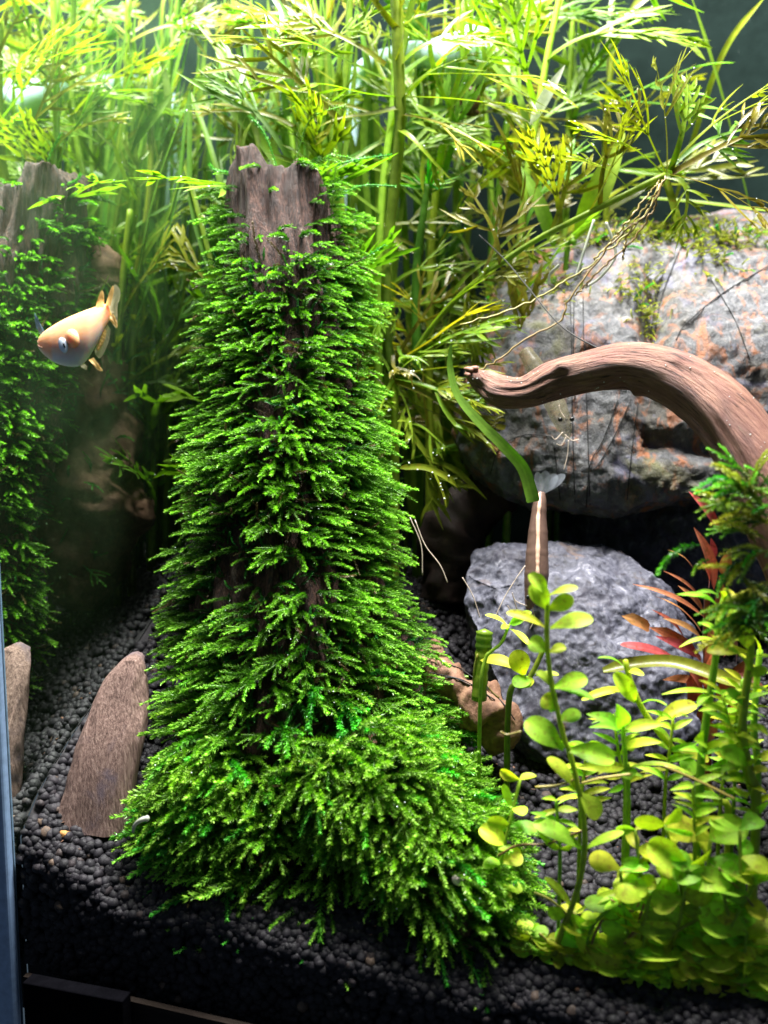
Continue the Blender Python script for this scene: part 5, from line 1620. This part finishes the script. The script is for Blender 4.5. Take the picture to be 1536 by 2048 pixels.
for (x1, y1, w_) in ((330, 760, .34), (400, 700, .36), (480, 690, .4), (570, 720, .42), (640, 720, .36)):
    leaf(c9(432, 900, 30.6), c9(x1, y1, 30.4), w_, .9, 'spat', .05, .06).build('tail_fan', M['clear'], sh)
for (x, y) in ((322, 1768), (395, 1810)):
    m = MB(); ball(m, c9(x, y, 29.95), .075, ICO2); m.build('eye', M['eye_black'], sh)
for pts_ in ([(330, 1850), (220, 1800), (190, 1730), (230, 1870)], [(300, 1500), (230, 1600), (130, 1760), (40, 1950)], [(330, 1880), (300, 1960), (260, 1990)], [(360, 1850), (380, 1950), (340, 2040)], [(330, 1890), (200, 1900), (150, 1840)]):
    m = MB(); tube(m, spline([c9(x, y, 30.0) for x, y in pts_], 24), .018, 5); m.build('feeler', M['feeler'], sh)
for pts_ in ([(830, 1040), (850, 1090), (880, 1130), (895, 1165)], [(820, 1035), (842, 1090), (845, 1150)], [(925, 1155), (945, 1190), (960, 1235)]):
    m = MB(); tube(m, spline([at(x, y, 31.0) for x, y in pts_], 20), .017, 5); m.build('feeler', M['feeler'], sh)

SHD = max(0.0, 32.2 - (min(depth_of(rock_bvh, x, y) for x, y in ((1120, 850), (1100, 800), (1130, 870))) - .45))
gs = thing('shrimp', 'clear ghost shrimp with dark freckles and black eyes clinging to the pale rock', 'shrimp', c9(600, 300, 32.3))
cl = [(300, -330, 60, 33.2), (360, -230, 75, 33.0), (430, -120, 85, 32.8), (500, 10, 88, 32.6), (560, 130, 88, 32.4), (600, 230, 80, 32.2), (640, 330, 60, 32.1), (665, 410, 26, 32.05)]
S = spline(cl, 46)
P = np.array([c9(x, y, d) for x, y, r, d in S]); R = S[:, 2] * 220 / 939 * S[:, 3] / F_PX
m = MB(); tube(m, P, R * (1 + .04 * (np.arange(46) % 7 == 0)), 18); m.build('body', M['ghost'], gs)
for (x, y) in ((600, 252), (700, 250)):
    m = MB(); ball(m, c9(x, y, 31.55), .085, ICO2); m.build('eye', M['eye_black'], gs)
m = MB()
for k in range(70):
    u = random.randrange(18, 44); a_ = random.uniform(-1.2, 1.2)
    p = P[u] - FWD * R[u] * math.cos(a_) * 1.01 + RIGHT * R[u] * math.sin(a_)
    ball(m, p, random.uniform(.012, .026), ICO1)
tag(m.build('freckles', M['eye_black'], gs), kind='stuff')
for pts_ in ([(670, 430), (660, 560), (630, 680)], [(640, 380), (700, 430), (760, 420)], [(620, 360), (560, 420), (530, 400)], [(650, 400), (610, 470), (570, 460)], [(590, 130), (600, 180), (640, 240)]):
    m = MB(); tube(m, spline([c9(x, y, 31.8) for x, y in pts_], 20), .018, 5); m.build('feeler', M['feeler'], gs)

# ------------------------------------------------------------------ snails and scraps
sn = thing('snail', 'round brown snail sitting among the feathery leaves', 'snail', at(945, 200, 34))
th2 = np.linspace(0, 2 * np.pi * 2.3, 60)
rr2 = .047 * np.exp(th2 * .10)
P = at(930, 205, 36.0) + (np.cos(th2) * rr2 * 2.2)[:, None] * RIGHT + (np.sin(th2) * rr2 * 2.2)[:, None] * UPV - (FWD * (.25 * (1 - th2 / th2.max()))[:, None])
m = MB(); tube(m, P, rr2 * 1.5, 12); m.build('shell', M['snail'], sn)
m = MB(); ball(m, at(945, 225, 36.0), (.3, .14, .16), ICO2, axes=ax3); m.build('foot', M['snail'], sn)
sn2 = thing('snail', 'tiny pinkish white snail shell sitting on the lower moss', 'snail', at(916, 1757, 24.4))
th2 = np.linspace(0, 2 * np.pi * 2, 40); rr2 = .021 * np.exp(th2 * .10)
P = at(916, 1757, 24.2) + (np.cos(th2) * rr2 * 1.8)[:, None] * RIGHT + (np.sin(th2) * rr2 * 1.5)[:, None] * UPV - (FWD * (.1 * (1 - th2 / th2.max()))[:, None])
M['pink'] = simple_mat('pinkish_shell', (.75, .58, .60), .3)
m = MB(); tube(m, P, rr2 * 1.4, 10); m.build('shell', M['pink'], sn2)
m = MB(); tube(m, spline([at(266, 1664, 25.6), at(270, 1650, 25.5), at(282, 1640, 25.4), at(298, 1636, 25.4)], 20), np.concatenate([np.linspace(.04, .075, 17), [.08, .09, .06]]), 8)
tag(m.build('root_scrap', M['white_root']), 'curved white root scrap on the soil beside the moss', 'root')

# ------------------------------------------------------------------ air bubbles on leaves and moss
mb = MB()
bp_ = []
for it in singles:
    for _ in range(random.choice((0, 1, 1, 2, 3))):
        bp_.append((it[0] + it[1] * it[3] * random.uniform(.3, 1.4) + RNG.normal(0, .07, 3) + ZUP * .06, random.uniform(.012, .026)))
for it in items[295:900]:
    if random.random() < .5:
        bp_.append((it[0] + it[1] * it[3] * random.uniform(.3, 1.4) + RNG.normal(0, .07, 3) + ZUP * .06, random.uniform(.012, .024)))
lv = [o for o in col.objects if o.type == 'MESH' and o.name.startswith('leaf') and o.parent is not None and o.parent.name.startswith('water_sprite')]
for o in lv:
    co = o.data.vertices
    mw = o.parent.matrix_basis @ o.matrix_basis
    for _ in range(4):
        p = np.array(mw @ co[random.randrange(len(co))].co)
        bp_.append((p + RNG.normal(0, .02, 3), random.uniform(.018, .04)))
px_, py_, D_ = proj(Vb)
cand = np.where(((Vb - ax) @ FWD < -.1) & (px_ < 1536))[0]
for k in RNG.choice(cand, 40):
    bp_.append((Vb[k] + dr[k] * .01, random.uniform(.008, .022)))
for (p, r) in bp_:
    ball(mb, p, r, ICO1)
tag(mb.build('air_bubbles', M['bubble']), 'tiny silvery air bubbles clinging to leaves and moss', kind='stuff')
